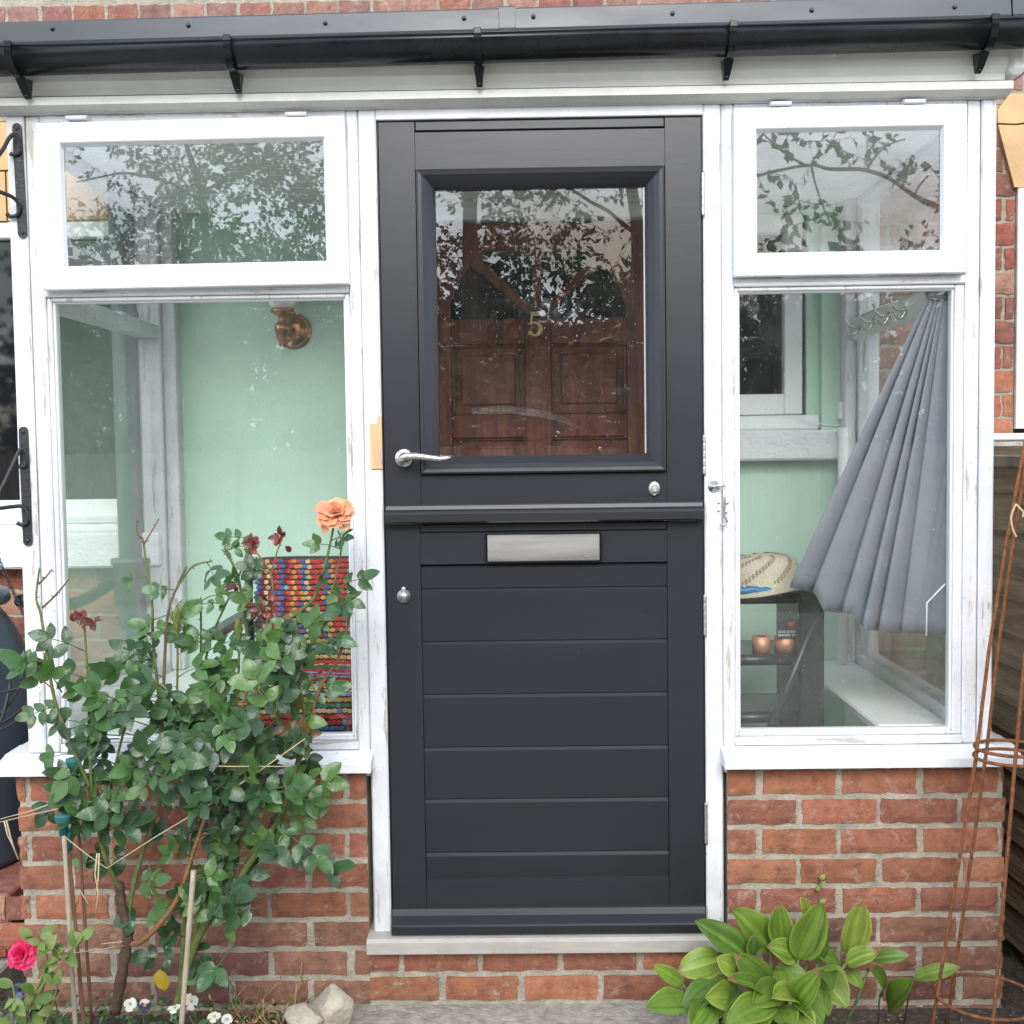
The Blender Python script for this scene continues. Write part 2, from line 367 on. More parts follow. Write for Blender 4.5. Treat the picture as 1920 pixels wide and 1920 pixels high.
# bricks: real bricks standing proud of a mortar bed
BRICK_COLS = [(.35, .130, .078), (.38, .142, .082), (.345, .125, .08), (.31, .113, .08), (.385, .155, .09), (.335, .118, .085), (.36, .138, .085)]
def brick_field(mb, u0, u1, z0, z1, face, rows_top, course=.0753, joint=.0165, length=.207, off=0., cols=BRICK_COLS, proud=.006, seed=1, dark_low=0., gap=None, rough=.0032):
    """face(u, depth, z) -> world point; rows counted down from rows_top. mi 0 brick"""
    r = random.Random(seed); k = 0; zt = rows_top
    while zt > z0+.004:
        zb = zt-course+joint; a, b = max(z0, zb), min(z1, zt)
        if b-a > .006:
            x = u0-(off if k % 2 else off+length*.5) % length
            while x < u1:
                j2 = r.uniform(-.004, .004)
                xa, xb = max(u0, x+joint*.5+j2), min(u1, x+length-joint*.5)
                if xb-xa > .012:
                    c = r.choice(cols); g = r.uniform(.86, 1.12); c = (c[0]*g*.95, c[1]*g*1.06, c[2]*g*1.06)
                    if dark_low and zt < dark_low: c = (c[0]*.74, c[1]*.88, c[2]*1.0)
                    nu = max(2, int((xb-xa)/.022)); nz_ = max(2, int((b-a)/.015)); vs = []
                    pr = proud+r.uniform(-.002, .002)
                    tw = r.uniform(-.002, .002)
                    for i in range(nz_+1):
                        for j in range(nu+1):
                            edge = i in (0, nz_) or j in (0, nu)
                            uu = xa+(xb-xa)*j/nu; zz = a+(b-a)*i/nz_+tw*(j/nu-.5)
                            if edge: uu += r.uniform(-rough, rough); zz += r.uniform(-rough, rough)
                            dd = pr*(.55 if edge else 1)+r.uniform(-.0006, .0006)
                            vs.append(face(uu, dd, zz))
                    fs = [(i*(nu+1)+j, i*(nu+1)+j+1, (i+1)*(nu+1)+j+1, (i+1)*(nu+1)+j) for i in range(nz_) for j in range(nu)]
                    rim = [j for j in range(nu+1)]+[i*(nu+1)+nu for i in range(1, nz_+1)]+[nz_*(nu+1)+j for j in range(nu-1, -1, -1)]+[i*(nu+1) for i in range(nz_-1, 0, -1)]
                    base = len(vs)
                    for q in rim:
                        i, j = divmod(q, nu+1); vs.append(face(xa+(xb-xa)*j/nu, -.004, a+(b-a)*i/nz_))
                    m_ = len(rim)
                    fs += [(rim[q], rim[(q+1) % m_], base+(q+1) % m_, base+q) for q in range(m_)]
                    mb.add(vs, fs, c, 0, False)
                x += length
        zt -= course; k += 1

# ================================================================== SETTING
g = MB(); g.box(-60, 60, -60, 40, -.35, -.06, .001); tag(g.build('ground', MT['lawn']), kind='structure')
g = MB(); g.box(-12, 12, -7.5, -1.15, -.059, -.05, .001); g.box(-12, -2.65, -1.15, 1.0, -.059, -.05, .001); tag(g.build('bounce_paving', MT['concrete']), kind='structure')  # unseen grey concrete, added to bounce neutral light up to the soffit
g = MB()
N = 60
vs = []; 
for i in range(41):
    for j in range(N+1):
        x = -2.2+4.4*j/N; y = -1.2+1.5*i/40
        z = -.022+.010*mnoise.noise(Vector((x*9, y*9, 0)))+.005*mnoise.noise(Vector((x*40, y*40, 3)))
        vs.append((x, y, z))
g.add(vs, [(i*(N+1)+j, i*(N+1)+j+1, (i+1)*(N+1)+j+1, (i+1)*(N+1)+j) for i in range(40) for j in range(N)], smooth=True)
tag(g.build('flower_bed_soil', MT['soil'], recalc=False), kind='structure')
g = MB(); vs = []
for i in range(25):
    for j in range(31):
        x = -.60+1.02*j/30; y = -1.3+1.3*i/24
        vs.append((x+.02*mnoise.noise(Vector((y*6, 0, 1)))*(j in (0, 30)), y, -.004+.004*mnoise.noise(Vector((x*14, y*14, 7)))))
g.add(vs, [(i*31+j, i*31+j+1, (i+1)*31+j+1, (i+1)*31+j) for i in range(24) for j in range(30)], smooth=True)
for x0 in (-.60, .42): pass
tag(g.build('concrete_path', MT['concrete'], recalc=False), kind='structure')
g = MB(); g.box(-2.6, -1.50, -.9, 1.0, -.05, .035, .006); g.box(-2.6, -1.42, .25, 1.05, .036, .05, .004)
tag(g.build('paving', MT['concrete']), kind='structure')
# gravel beside the right wall
g = MB(); r = random.Random(3)
for _ in range(900):
    x, y = r.uniform(.62, 1.75), r.uniform(-.75, .5)
    if x < 1.2 and y > -.03: continue
    s = r.uniform(.003, .010); c = r.choice([(.16, .14, .12), (.28, .25, .21), (.10, .09, .08), (.36, .33, .28)])
    p = Vector((x, y, -.012)); q = [p+Vector((r.uniform(-1, 1), r.uniform(-1, 1), r.uniform(.2, 1)))*s for _ in range(4)]
    g.add(q, [(0, 1, 2), (0, 2, 3), (0, 3, 1), (1, 3, 2)], c)
MT['gravel'] = attr_mat('grey_gravel', .9, .3)
tag(g.build('gravel', MT['gravel']), 'loose dark gravel and grit on the soil beside the porch wall', 'gravel', kind='stuff')

# ================================================================== MAIN HOUSE behind the porch
YB = 1.06
house = thing('brick_house', (0, YB, 0), 'old red brick house with sandstone lintels and mahogany front door behind the porch', 'house')
hb = MB()
ident = lambda u, d, z: (u, YB-d, z)
OLD = [(.33, .10, .07), (.30, .09, .065), (.36, .12, .07), (.26, .10, .075), (.38, .14, .08), (.40, .20, .14)]
brick_field(hb, -2.75, -1.27, 0, 1.058, ident, 1.052, .0865, .013, .228, .05, OLD, .006, 5, rough=.004)
XW = at(1902.5, 500, YB).x
brick_field(hb, 1.10, XW-.003, 1.47, 2.58, ident, at(1880, 281, YB).z+.083*3, .0828, .012, .26, .03, OLD, .008, 6, rough=.004)
brick_field(hb, 1.10, 2.6, 0, 1.40, ident, 1.39, .0828, .012, .228, .06, OLD, .006, 8, rough=.004)
brick_field(hb, -2.75, -2.62, 1.05, 2.3, ident, 2.285, .0865, .013, .228, .05, OLD, .006, 15, rough=.004)
brick_field(hb, -1.345, -1.275, 1.05, 2.24, ident, 2.23, .0828, .012, .10, .03, [(.42, .38, .35), (.46, .43, .40), (.36, .30, .27)], .006, 16, rough=.005)
OLDT = [(.30, .12, .095), (.27, .11, .095), (.33, .13, .09), (.26, .13, .115), (.31, .155, .12)]
brick_field(hb, -2.75, 2.75, 2.60, 3.05, ident, at(300, 9, YB).z, .0865, .012, .113, .0, OLDT, .006, 9, rough=.003)
for b_ in ((-2.76, -1.265, 0, 1.058), (1.09, XW, 1.39, 2.583), (1.09, 2.62, 0, 1.395), (-2.76, 2.76, 2.585, 3.6), (-2.76, -2.61, 1.06, 2.31), (-1.352, -1.268, 1.06, 2.58)):
    hb.box(b_[0], b_[1], YB, YB+.22, b_[2], b_[3], .001, mi=1)
hb.box(-2.76, 2.76, YB+.26, YB+.34, 0, 3.6, .001, mi=1)  # unseen plate added behind the wall to block sky light leaking through
hb.build('brick_wall', [MT['brick'], MT['mortar_old']], house)
# green plaster inside the porch
gw = MB()
DX0, DX1, DZ1 = -.44, .44, 2.225
WX0, WX1, WZ0, WZ1 = .52, .972, 1.495, 2.235
for x0, x1, z0, z1 in ((-1.27, DX0, .05, 2.5), (DX0, DX1, DZ1, 2.5), (DX1, WX0, .05, 2.5), (WX0, WX1, .05, WZ0-.1), (WX0, WX1, WZ1, 2.5), (WX1, 1.13, .05, 2.5)):
    gw.box(x0, x1, YB-.012, YB+.2, z0, z1, .002)
gw.build('green_plaster_wall', MT['green'], house)
# sandstone lintels
def stone_lintel(pts_list):
    mb = MB()
    for k, pts in enumerate(pts_list): mb.ext_y(pts, YB-.022-.001*k, YB+.10)
    return mb.build('sandstone_lintel', MT['sand'], house)
stone_lintel([[(-1.80, 2.245), (-1.37, 2.245), (-1.37, 2.41), (-1.80, 2.41)], [(-2.23, 2.245), (-1.806, 2.245), (-1.806, 2.41), (-2.23, 2.41)], [(-2.7, 2.245), (-2.236, 2.245), (-2.236, 2.41), (-2.7, 2.41)],
              [(-1.70, 2.416), (-1.28, 2.416), (-1.28, 2.575), (-1.70, 2.575)], [(-2.2, 2.416), (-1.706, 2.416), (-1.706, 2.575), (-2.2, 2.575)]])
q_ = lambda *pts: [(at(a, b, YB-.022).x, at(a, b, YB-.022).z) for a, b in pts]
stone_lintel([q_((1895, 175), (1871, 206), (1871, 230), (1904.5, 231.5), (1975, 222), (1975, 175)), q_((1871.5, 234), (1902, 351), (2300, 353), (2300, 226), (1978, 226), (1906, 235)), q_((1978, 175), (1978, 222), (2300, 222), (2300, 175))])
def house_window(x0, x1, z0, z1, y, fw=.05, mull=()):
    f = MB()
    f.box(x0, x0+fw, y-.05, y+.03, z0, z1, .004); f.box(x1-fw, x1, y-.05, y+.03, z0, z1, .004)
    f.box(x0+fw, x1-fw, y-.048, y+.03, z1-fw, z1, .004); f.box(x0+fw, x1-fw, y-.048, y+.03, z0, z0+fw*1.15, .004)
    for mx in mull: f.box(mx-.028, mx+.028, y-.046, y+.03, z0+fw*1.15, z1-fw, .004)
    wf = f.build('window', MT['white_in'], house)
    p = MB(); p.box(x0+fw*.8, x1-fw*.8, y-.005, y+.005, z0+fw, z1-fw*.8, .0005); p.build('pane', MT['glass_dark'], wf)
    return wf
wl = house_window(-2.62, -1.352, 1.225, 2.243, YB+.035, .055, (-2.25,))
s = MB(); s.box(-2.64, -1.30, YB-.045, YB+.06, 1.205, 1.232, .006); s.build('window_ledge', MT['white_h'], wl)
s = MB(); s.box(-2.68, -1.285, YB-.10, YB+.05, 1.058, 1.178, .008); s.box(-2.66, -1.29, YB-.05, YB+.05, 1.178, 1.205, .006); s.build('sill', MT['sill_rough'], wl)
wr = house_window(WX0-.01, .915, WZ0+.055, WZ1, YB+.075, .062)
s = MB(); s.box(WX0-.02, WX1-.002, YB+.0, YB+.14, WZ0, WZ0+.052, .008); s.build('window_ledge', MT['white_in'], wr)
s = MB(); s.box(WX0-.06, 1.055, YB-.085, YB+.05, WZ0-.103, WZ0-.001, .008); s.build('sill', MT['sill_rough'], wr)
s = MB(); s.box(WX1-.045, WX1, YB+.02, YB+.15, WZ0+.05, WZ1, .002); s.build('reveal', MT['green'], wr)
wn = house_window(XW+.002, 2.7, 1.49, at(1910, 352, YB).z, YB+.03, .045)
s = MB(); s.box(1.10, 2.7, YB-.06, YB+.05, 1.450, 1.474, .005); s.box(1.10, 2.7, YB-.05, YB+.05, 1.405, 1.449, .004, mi=1); s.build('sill', [MT['white_new'], MT['concrete']], wn)
s = MB(); s.lathe([(.0, 0), (.028, .002), (.036, .03), (.034, .07), (.02, .10), (.0, .103)], at(1926, 790, YB-.0)+Vector((.01, .0, -.04)), n=16)
# mahogany inner door with a sunburst light
dr = MB(); FY = YB+.03
px = lambda a, b: (at(a, b, FY).x, at(a, b, FY).z)
pl0, pl1 = px(845, 645)[0], px(985, 645)[0]; pr0, pr1 = px(1032, 645)[0], px(1176, 645)[0]
zr0 = px(1005, 597)[1]; zp1 = px(1005, 645)[1]; zp0 = px(1005, 777)[1]; zq1 = px(1005, 820)[1]
dz0 = .22
dr.box(DX0+.005, pl0, FY-.005, FY+.04, dz0, DZ1-.003, .003); dr.box(pr1, DX1-.005, FY-.005, FY+.04, dz0, DZ1-.003, .003)
dr.box(pl1, pr0, FY-.004, FY+.04, dz0, zr0, .003)
dr.box(pl0, pl1, FY-.003, FY+.04, zp1, zr0, .003); dr.box(pr0, pr1, FY-.003, FY+.04, zp1, zr0, .003)
dr.box(pl0, pl1, FY-.003, FY+.04, zq1, zp0, .003); dr.box(pr0, pr1, FY-.003, FY+.04, zq1, zp0, .003)
dr.box(pl0, pr1, FY-.003, FY+.04, DZ1-.10, DZ1-.004, .003)
for a, b in ((pl0, pl1), (pr0, pr1)):
    for z0, z1 in ((zp0, zp1), (.45, zq1)):
        dr.box(a, b, FY+.018, FY+.04, z0, z1, .001)
        dr.box(a+.035, b-.035, FY+.008, FY+.018, z0+.035, z1-.035, .008)
        dr.box(a, b, FY+.006, FY+.0175, z1-.010, z1, .004); dr.box(a, b, FY+.006, FY+.0175, z0, z0+.010, .004)
        dr.box(a, a+.010, FY+.006, FY+.0172, z0+.010, z1-.010, .004); dr.box(b-.010, b, FY+.006, FY+.0172, z0+.010, z1-.010, .004)
    dr.box(a, b, FY-.002, FY+.04, dz0, .45, .003)
cx = (pl1+pr0)/2; R0 = (pr1-pl0)/2
# board around the arch: ring of quads from arch to the square head
arch = [(cx+R0*math.cos(a), zr0+R0*.92*math.sin(a)) for a in [PI*i/24 for i in range(25)]]
head = []
for x, z in arch:
    head.append((x, DZ1-.10))
vs = [(x, FY, z) for x, z in arch]+[(x, FY, z) for x, z in head]+[(x, FY+.014, z) for x, z in arch]
dr.add(vs, [(i, i+1, 26+i, 25+i) for i in range(24)]+[(50+i, 51+i, i+1, i) for i in range(24)])
for ang in (45, 90, 135):
    a = math.radians(ang); d = Vector((math.cos(a), 0, math.sin(a)*.92)); p0 = Vector((cx, FY, zr0)); sdv = Vector((-d.z, 0, d.x)).normalized()*.014
    q0, q1 = p0+d*.04, p0+d*R0*1.0
    vs = [q0-sdv, q0+sdv, q1+sdv*1.2, q1-sdv*1.2]; vs = [v+Vector((0, -.008, 0)) for v in vs]+[v+Vector((0, .02, 0)) for v in vs]
    dr.add(vs, [(0, 1, 2, 3), (4, 5, 6, 7), (0, 1, 5, 4), (1, 2, 6, 5), (2, 3, 7, 6), (3, 0, 4, 7)])
inner = dr.build('front_door', MT['mahog'], house)
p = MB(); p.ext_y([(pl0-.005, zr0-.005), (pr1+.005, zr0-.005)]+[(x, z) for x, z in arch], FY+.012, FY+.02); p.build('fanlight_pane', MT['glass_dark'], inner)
fr = MB()
fr.box(DX0-.055, DX0+.004, YB-.02, YB+.09, .2, DZ1+.0, .004); fr.box(DX1-.004, DX1+.055, YB-.02, YB+.09, .2, DZ1, .004)
fr.box(DX0-.055, DX1+.055, YB-.021, YB+.09, DZ1+.001, DZ1+.05, .004); fr.build('door_frame', MT['white_in'], house)
# numeral 5
def numeral5(c, h, y):
    mb = MB(); wd = h*.62; x0, z0 = c[0]-wd/2, c[1]-h/2
    mb.ext_y([(x0+.14*wd, z0+h), (x0+.98*wd, z0+h), (x0+.90*wd, z0+.84*h), (x0+.14*wd, z0+.84*h)], y-.004, y)
    mb.ext_y([(x0+.14*wd, z0+.84*h), (x0+.28*wd, z0+.84*h), (x0+.26*wd, z0+.56*h), (x0+.10*wd, z0+.48*h)], y-.0038, y)
    cxx, czz = x0+.46*wd, z0+.30*h; outr, inn = [], []
    for i in range(25):
        a = math.radians(140-i*(140+152)/24); t = i/24
        th = .10+.20*math.sin(PI*min(1, max(0, t)))**1.3
        ro = .50
        outr.append((cxx+ro*wd*math.cos(a), czz+ro*.62*h*math.sin(a))); inn.append((cxx+(ro-th)*wd*math.cos(a), czz+(ro-th*.8)*.62*h*math.sin(a)))
    n = 25; vs = [(x, y-.0042, z) for x, z in outr]+[(x, y-.0042, z) for x, z in inn]+[(x, y, z) for x, z in outr]+[(x, y, z) for x, z in inn]
    fs = []
    for i in range(24):
        fs += [(i, i+1, n+i+1, n+i), (2*n+i, 2*n+i+1, i+1, i), (n+i, n+i+1, 3*n+i+1, 3*n+i)]
    mb.add(vs, fs)
    mb.lathe([(0, 0), (.09*h, 0), (.09*h, .004), (0, .0045)], (x0+.12*wd, y, z0+.15*h), (0, -1, 0), 14)
    return mb
numeral5(px(1005, 608), .083, FY-.0055).build('house_number', MT['gold'], inner)
k = MB(); k.lathe([(0, 0), (.012, 0), (.010, .03), (.024, .045), (.026, .06), (.015, .072), (0, .074)], (DX0+.055, FY-.004, zq1+.012), (0, -1, 0), 18); k.build('door_knob', MT['gold'], inner)

# drainpipe with rain diverter on the house wall
PY = YB-.09
pc = at(236, 700, PY).x
dp = thing('drainpipe', (pc, PY, .1), 'grey green drainpipe with a rain diverter collar, on the brick wall left of the porch', 'drainpipe')
p = MB(); p.tube([(pc, PY, .1), (pc, PY, 2.6)], .042, 20); p.build('pipe', MT['pipe'], dp)
zc = at(225, 1085, PY).z
p = MB(); p.lathe([(.043, -.085), (.062, -.082), (.062, .05), (.068, .052), (.068, .07), (.043, .074)], (pc, PY, zc), n=24); p.build('collar', MT['pipe'], dp)
for zz in (.55, 1.9):
    p = MB(); p.lathe([(.042, -.02), (.049, -.02), (.049, .02), (.042, .02)], (pc, PY, zz), n=20)
    p.build('clip', MT['pipe'], dp)
# ribbed hose from the diverter to the water butt
h0 = Vector((pc-.05, PY, zc)); hps = []
bx, by = -1.83, .50
h1 = Vector((bx+.20, by+.12, at(60, 1130, .55).z))
hp = []; hr = []
for i in range(61):
    t = i/60; q = h0.lerp(h1, t); q.z -= .05*math.sin(PI*t); hp.append(q); hr.append(.021 if i % 2 else .0175)
p = MB(); p.tube(hp, hr, 12)
tag(p.build('ribbed_hose', MT['rubber']), 'black ribbed hose running from the drainpipe collar to the water butt', 'hose')
# water butt
zt = at(20, 1095, .5).z; zb_ = at(20, 1640, .35).z
wb = thing('water_butt', (bx, by, zb_), 'dark blue black plastic water butt standing at the left end of the porch', 'water butt')
Hh = zt-zb_
p = MB(); prof = [(.0, 0), (.235, 0), (.25, .01)]
for i in range(1, 30):
    t = i/30; rr = .25+.022*math.sin(PI*min(1, t*1.15)); 
    if abs((t*6) % 1-.5) < .09 and t < .8: rr -= .007
    if t > .78: rr -= .085*((t-.78)/.22)**1.7
    prof.append((rr, Hh*.93*t))
prof += [(.16, Hh*.93), (.0, Hh*.93)]
p.lathe(prof, (bx, by, zb_), n=48); p.build('barrel', MT['butt'], wb)
p = MB(); p.lathe([(.0, Hh*.925), (.205, Hh*.925), (.213, Hh*.94), (.205, Hh*.975), (.15, Hh*.995), (0, Hh)], (bx, by, zb_), n=40); p.build('lid', MT['butt'], wb)
p = MB()
r = random.Random(4)
p.box(bx-.32, bx+.33, by-.30, by+.32, .052, zb_-.001, .006, (.30, .13, .10))
brick_field(p, bx-.32, bx+.42, .05, zb_-.003, lambda u, d, z: (u, by-.305-d, z), zb_-.006, .0753, .012, .207, .08, OLD, .006, 21)
tag(p.build('brick_plinth', [MT['brick']]), 'low red brick plinth under the water butt', 'plinth')
# cable loops hanging at the butt
p = MB()
for k, (a, b, c) in enumerate((((-10, 1238), (60, 1232), (105, 1262)), ((-10, 1300), (60, 1290), (105, 1262)), ((-10, 1350), (40, 1300), (66, 1240)), ((-10, 1372), (60, 1350), (98, 1268)), ((-10, 1362), (45, 1340), (92, 1265)), ((20, 1275), (8, 1350), (-10, 1375)))):
    A, B, C = at(*a, .12), at(*b, .08), at(*c, .03); pts = []
    for i in range(15):
        t = i/14; pts.append(A*(1-t)**2+B*2*t*(1-t)+C*t*t)
    p.tube(pts, .0042, 7)
tag(p.build('cable_loops', MT['rubber']), 'black cable hanging in loose loops in front of the water butt', 'cable')
# chain
p = MB(); A, B = at(-8, 1035, .10), at(107, 1262, .02); n = 46
for i in range(n):
    t = i/(n-1); c = A.lerp(B, t); c.z -= .02*math.sin(PI*t); d = (B-A).normalized(); sdv = Vector((0, 1, 0)) if i % 2 else d.cross(Vector((0, 1, 0))).normalized()
    ring = []
    for j in range(11):
        a = 2*PI*j/10; ring.append(c+d*math.cos(a)*.0085+sdv*math.sin(a)*.0048)
    p.tube(ring, .0012, 5, cap=False)
tag(p.build('hanging_chain', MT['iron']), 'thin dark chain hanging past the left corner post of the porch', 'chain')

# ================================================================== PORCH
porch = thing('porch', (0, 0, 0), 'white timber porch on a red brick base with a dark grey stable door', 'porch')
XL, XR = -1.345, 1.145
# brick base
bw = MB(); fr_ = lambda u, d, z: (u, -.004-d, z)
LOW = .255
bz = [at(1600, q, -.011).z for q in (1444, 1833)]; CRS = (bz[0]-bz[1])/7; RT = bz[0]
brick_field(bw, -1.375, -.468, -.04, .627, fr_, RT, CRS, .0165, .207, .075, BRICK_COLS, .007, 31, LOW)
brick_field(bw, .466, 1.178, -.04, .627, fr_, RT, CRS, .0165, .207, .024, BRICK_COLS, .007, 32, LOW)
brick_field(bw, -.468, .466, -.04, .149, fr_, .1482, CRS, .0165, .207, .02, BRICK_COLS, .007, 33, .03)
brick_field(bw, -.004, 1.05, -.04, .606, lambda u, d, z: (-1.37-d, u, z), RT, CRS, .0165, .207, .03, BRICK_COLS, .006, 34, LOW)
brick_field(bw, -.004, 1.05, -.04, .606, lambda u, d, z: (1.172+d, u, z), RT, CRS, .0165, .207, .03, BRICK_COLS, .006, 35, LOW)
bw.box(-1.37, -.468, -.004, .10, -.06, .627, .001, mi=1); bw.box(.466, 1.172, -.004, .10, -.06, .627, .001, mi=1)
bw.box(-.468, .466, -.003, .10, -.06, .148, .001, mi=1)
bw.box(-1.37, -1.27, .10, 1.045, -.06, .627, .001, mi=1); bw.box(1.075, 1.172, .10, 1.045, -.06, .627, .001, mi=1)
bw.build('brick_base', [MT['brick'], MT['mortar']], porch)
# indoor lining of the base
for b_ in ((-1.268, -1.25, .10, 1.046, .05, .66, .001), (1.05, 1.073, .10, 1.046, .05, .66, .001), (-1.25, -.47, .101, .115, .05, .66, .001), (.47, 1.05, .101, .115, .05, .66, .001)):
    p = MB(); p.box(*b_); p.build('green_lining', MT['green'], porch)
p = MB(); p.box(-1.25, 1.05, .115, 1.045, .02, .05, .001); p.build('porch_floor', MT['concrete'], porch)
# sills outside
def sill(x0, x1, ends):
    mb = MB(); prof = [(-.062, .627), (-.062, .649), (-.058, .653), (.0, .669), (.09, .671), (.09, .627)]
    mb.ext_x(prof, x0, x1); return mb.build('window_sill', MT['white_new'], porch)
sill(-1.405, -.447, 0); sill(.450, 1.20, 0)
for b_, n_, m_ in (((-1.405, -1.27, .0905, 1.045, .628, .670, .003), 'side_sill', 'white_new'), ((1.075, 1.20, .0905, 1.045, .628, .670, .003), 'side_sill', 'white_new'), ((.88, 1.075, .0905, 1.044, .672, .700, .006), 'indoor_sill', 'white_in'), ((-1.27, -1.10, .0905, 1.044, .672, .700, .006), 'indoor_sill', 'white_in')):
    p = MB(); p.box(*b_); p.build(n_, MT[m_], porch)
# frame: posts
def part(name, m_, *boxes):
    q = MB()
    for b_ in boxes: q.box(*b_)
    return q.build(name, m_, porch)
def post(x0, x1, z0, z1, y0=0, y1=.09, b=.004): part('post', MT['white_v'], (x0, x1, y0, y1, z0, z1, b))
post(XL, -1.300, .671, 2.300); post(-1.2985, -1.262, .671, 2.300, .004)
post(1.108, XR, .671, 2.300); post(1.071, 1.1065, .671, 2.300, .004)
post(-.487, -.4565, .60, 2.300, .003); post(-.455, -.410, .153, 2.300, 0)
post(.4115, .456, .153, 2.300, 0); post(.4575, .489, .60, 2.300, .003)
# side posts at the house wall, seen through the panes
part('post', MT['white_v'], (XL, -1.27, .97, 1.046, .684, 2.30, .004), (-1.2705, -1.225, .99, 1.046, .701, 2.262, .004))
part('post', MT['white_v'], (1.075, XR, .97, 1.046, .684, 2.30, .004), (1.035, 1.0755, .99, 1.046, .701, 2.262, .004))
rl = lambda *b_: part('rail', MT['white_h'], b_)
for x0, x1 in ((-1.262, -.487), (.489, 1.071)):
    rl(x0, x1, .002, .09, 1.845, 1.8665, .003)                      # transom
    rl(x0, x1, .003, .09, .671, .6925, .002)
rl(XL+.002, XR-.002, -.001, .09, 2.3005, 2.345, .002)
rl(-.4105, .4115, .0, .09, 2.274, 2.3, .002)
rl(-1.262, -.487, .003, .09, 2.282, 2.3, .002); rl(.489, 1.071, .003, .09, 2.282, 2.3, .002)
# side rails
for x0, x1 in ((XL+.001, -1.271), (1.076, XR-.001)):
    rl(x0, x1, .0905, .969, 1.832, 1.875, .003); rl(x0, x1, .0905, .969, 2.25, 2.345, .003); rl(x0, x1, .0905, .969, .684, .735, .003)
# glazing beads round the two fixed lights
for gx0, gx1, name in ((-1.249, -.4985, 0), (.4995, 1.0475, 1)):
    gz0, gz1 = .7025, 1.8345
    f = MB(); ox0, ox1, oz0, oz1 = (-1.2618 if name == 0 else .4892), (-.4872 if name == 0 else 1.0708), .693, 1.8445
    for a, b, c, d in ((ox0, gx0, oz0, oz1), (gx1, ox1, oz0, oz1), (gx0, gx1, oz0, gz0), (gx0, gx1, gz1, oz1)):
        f.box(a, b, .010, .06, c, d, .003)
    for a, b, c, d in ((gx0, gx0+.005, gz0, gz1), (gx1-.005, gx1, gz0, gz1), (gx0, gx1, gz0, gz0+.005), (gx0, gx1, gz1-.004, gz1)):
        f.box(a, b, .019, .05, c, d, .002, mi=1)
    bead = f.build('fixed_window', [MT['white_v'], MT['white_in']], porch)
    q = MB(); q.box(gx0-.005, gx1+.005, .0275, .0315, gz0-.005, gz1+.005, .0003); q.build('pane', MT['glass'], bead)
# side glazing
for sx in (-1.308, 1.110):
    q = MB(); q.box(sx-.002, sx+.002, .085, .975, .73, 1.837, .0003); q.box(sx-.002, sx+.002, .085, .975, 1.870, 2.255, .0003); q.build('side_pane', MT['glass_side'], porch)
# casements above
def casement(x0, x1, z0, z1, gx0, gx1, gz0, gz1, tilt, hx):
    f = MB(); y0, y1 = -.030, -.0005
    f.box(x0, gx0, y0, y1, z0, z1, .0025); f.box(gx1, x1, y0, y1, z0, z1, .0025)
    f.box(gx0-.0005, gx1+.0005, y0+.0004, y1, z0, gz0, .0025); f.box(gx0-.0005, gx1+.0005, y0+.0004, y1, gz1, z1, .0025)
    # chamfer of putty inside the opening
    e = .0045; yi = -.013
    for P in (((gx0, gz0), (gx1, gz0), (gx1-e, gz0+e), (gx0+e, gz0+e)), ((gx0, gz1), (gx1, gz1), (gx1-e, gz1-e*1.3), (gx0+e, gz1-e*1.3)),
              ((gx0, gz0), (gx0, gz1), (gx0+e, gz1-e*1.3), (gx0+e, gz0+e)), ((gx1, gz0), (gx1, gz1), (gx1-e, gz1-e*1.3), (gx1-e, gz0+e))):
        (a, b, c, d) = P
        f.add([(a[0], y0+.004, a[1]), (b[0], y0+.004, b[1]), (c[0], yi, c[1]), (d[0], yi, d[1]), (a[0], y1, a[1]), (b[0], y1, b[1])], [(0, 1, 2, 3), (3, 2, 5, 4)])
    def rot(v):
        cxm, czm = (x0+x1)/2, (z0+z1)/2; dx, dz = v[0]-cxm, v[2]-czm
        return (cxm+dx-dz*tilt, v[1], czm+dz+dx*tilt)
    f.v = [rot(v) for v in f.v]
    c = f.build('casement', MT['white_new'], porch)
    q = MB(); q.box(gx0+.002, gx1-.002, -.0125, -.009, gz0+.002, gz1-.002, .0003); q.v = [rot(v) for v in q.v]; q.build('pane', MT['glass_top'], c)
    for h in hx:
        q = MB(); q.tube([(h-.026, -.030, z1+.008), (h+.026, -.030, z1+.008)], .0055, 10); q.box(h-.025, h+.025, -.022, -.001, z1+.003, z1+.016, .001); q.build('hinge', MT['white_new'], c)
casement(-1.257, -.483, 1.861, 2.276, -1.199, -.536, 1.917, 2.225, .006, (-1.155, -.605))
casement(.484, 1.060, 1.867, 2.281, .539, 1.004, 1.922, 2.229, .002, (.60, .93))
# head mouldings, fascia
p = MB(); p.ext_x([(-.022, 2.304), (-.045, 2.312), (-.045, 2.331), (-.030, 2.334), (.02, 2.336), (.02, 2.304)], XL-.03, XR+.022); p.build('head_moulding', MT['white_trim'], porch)
p = MB(); prof = [(-.020, 2.3365), (-.030, 2.338), (-.032, 2.352), (-.050, 2.366), (-.054, 2.385), (-.054, 2.47), (.02, 2.47), (.02, 2.3365)]
p.ext_x(prof, XL-.03, XR+.006, smooth=False); p.build('fascia_board', MT['white_pvc'], porch)
p = MB(); p.box(XR+.0065, XR+.05, -.062, .03, 2.344, 2.47, .012); p.build('fascia_end_cap', MT['white_pvc'], porch)
for a in (105, 480, 795, 1178, 1563):
    p = MB(); v = at(a, 120 if a < 1500 else 104, -.054); p.lathe([(0, 0), (.005, 0), (.005, .003), (.0, .005)], (v.x, -.054, 2.398), (0, -1, 0), 10)
    p.build('fascia_screw', MT['white_pvc'], porch)
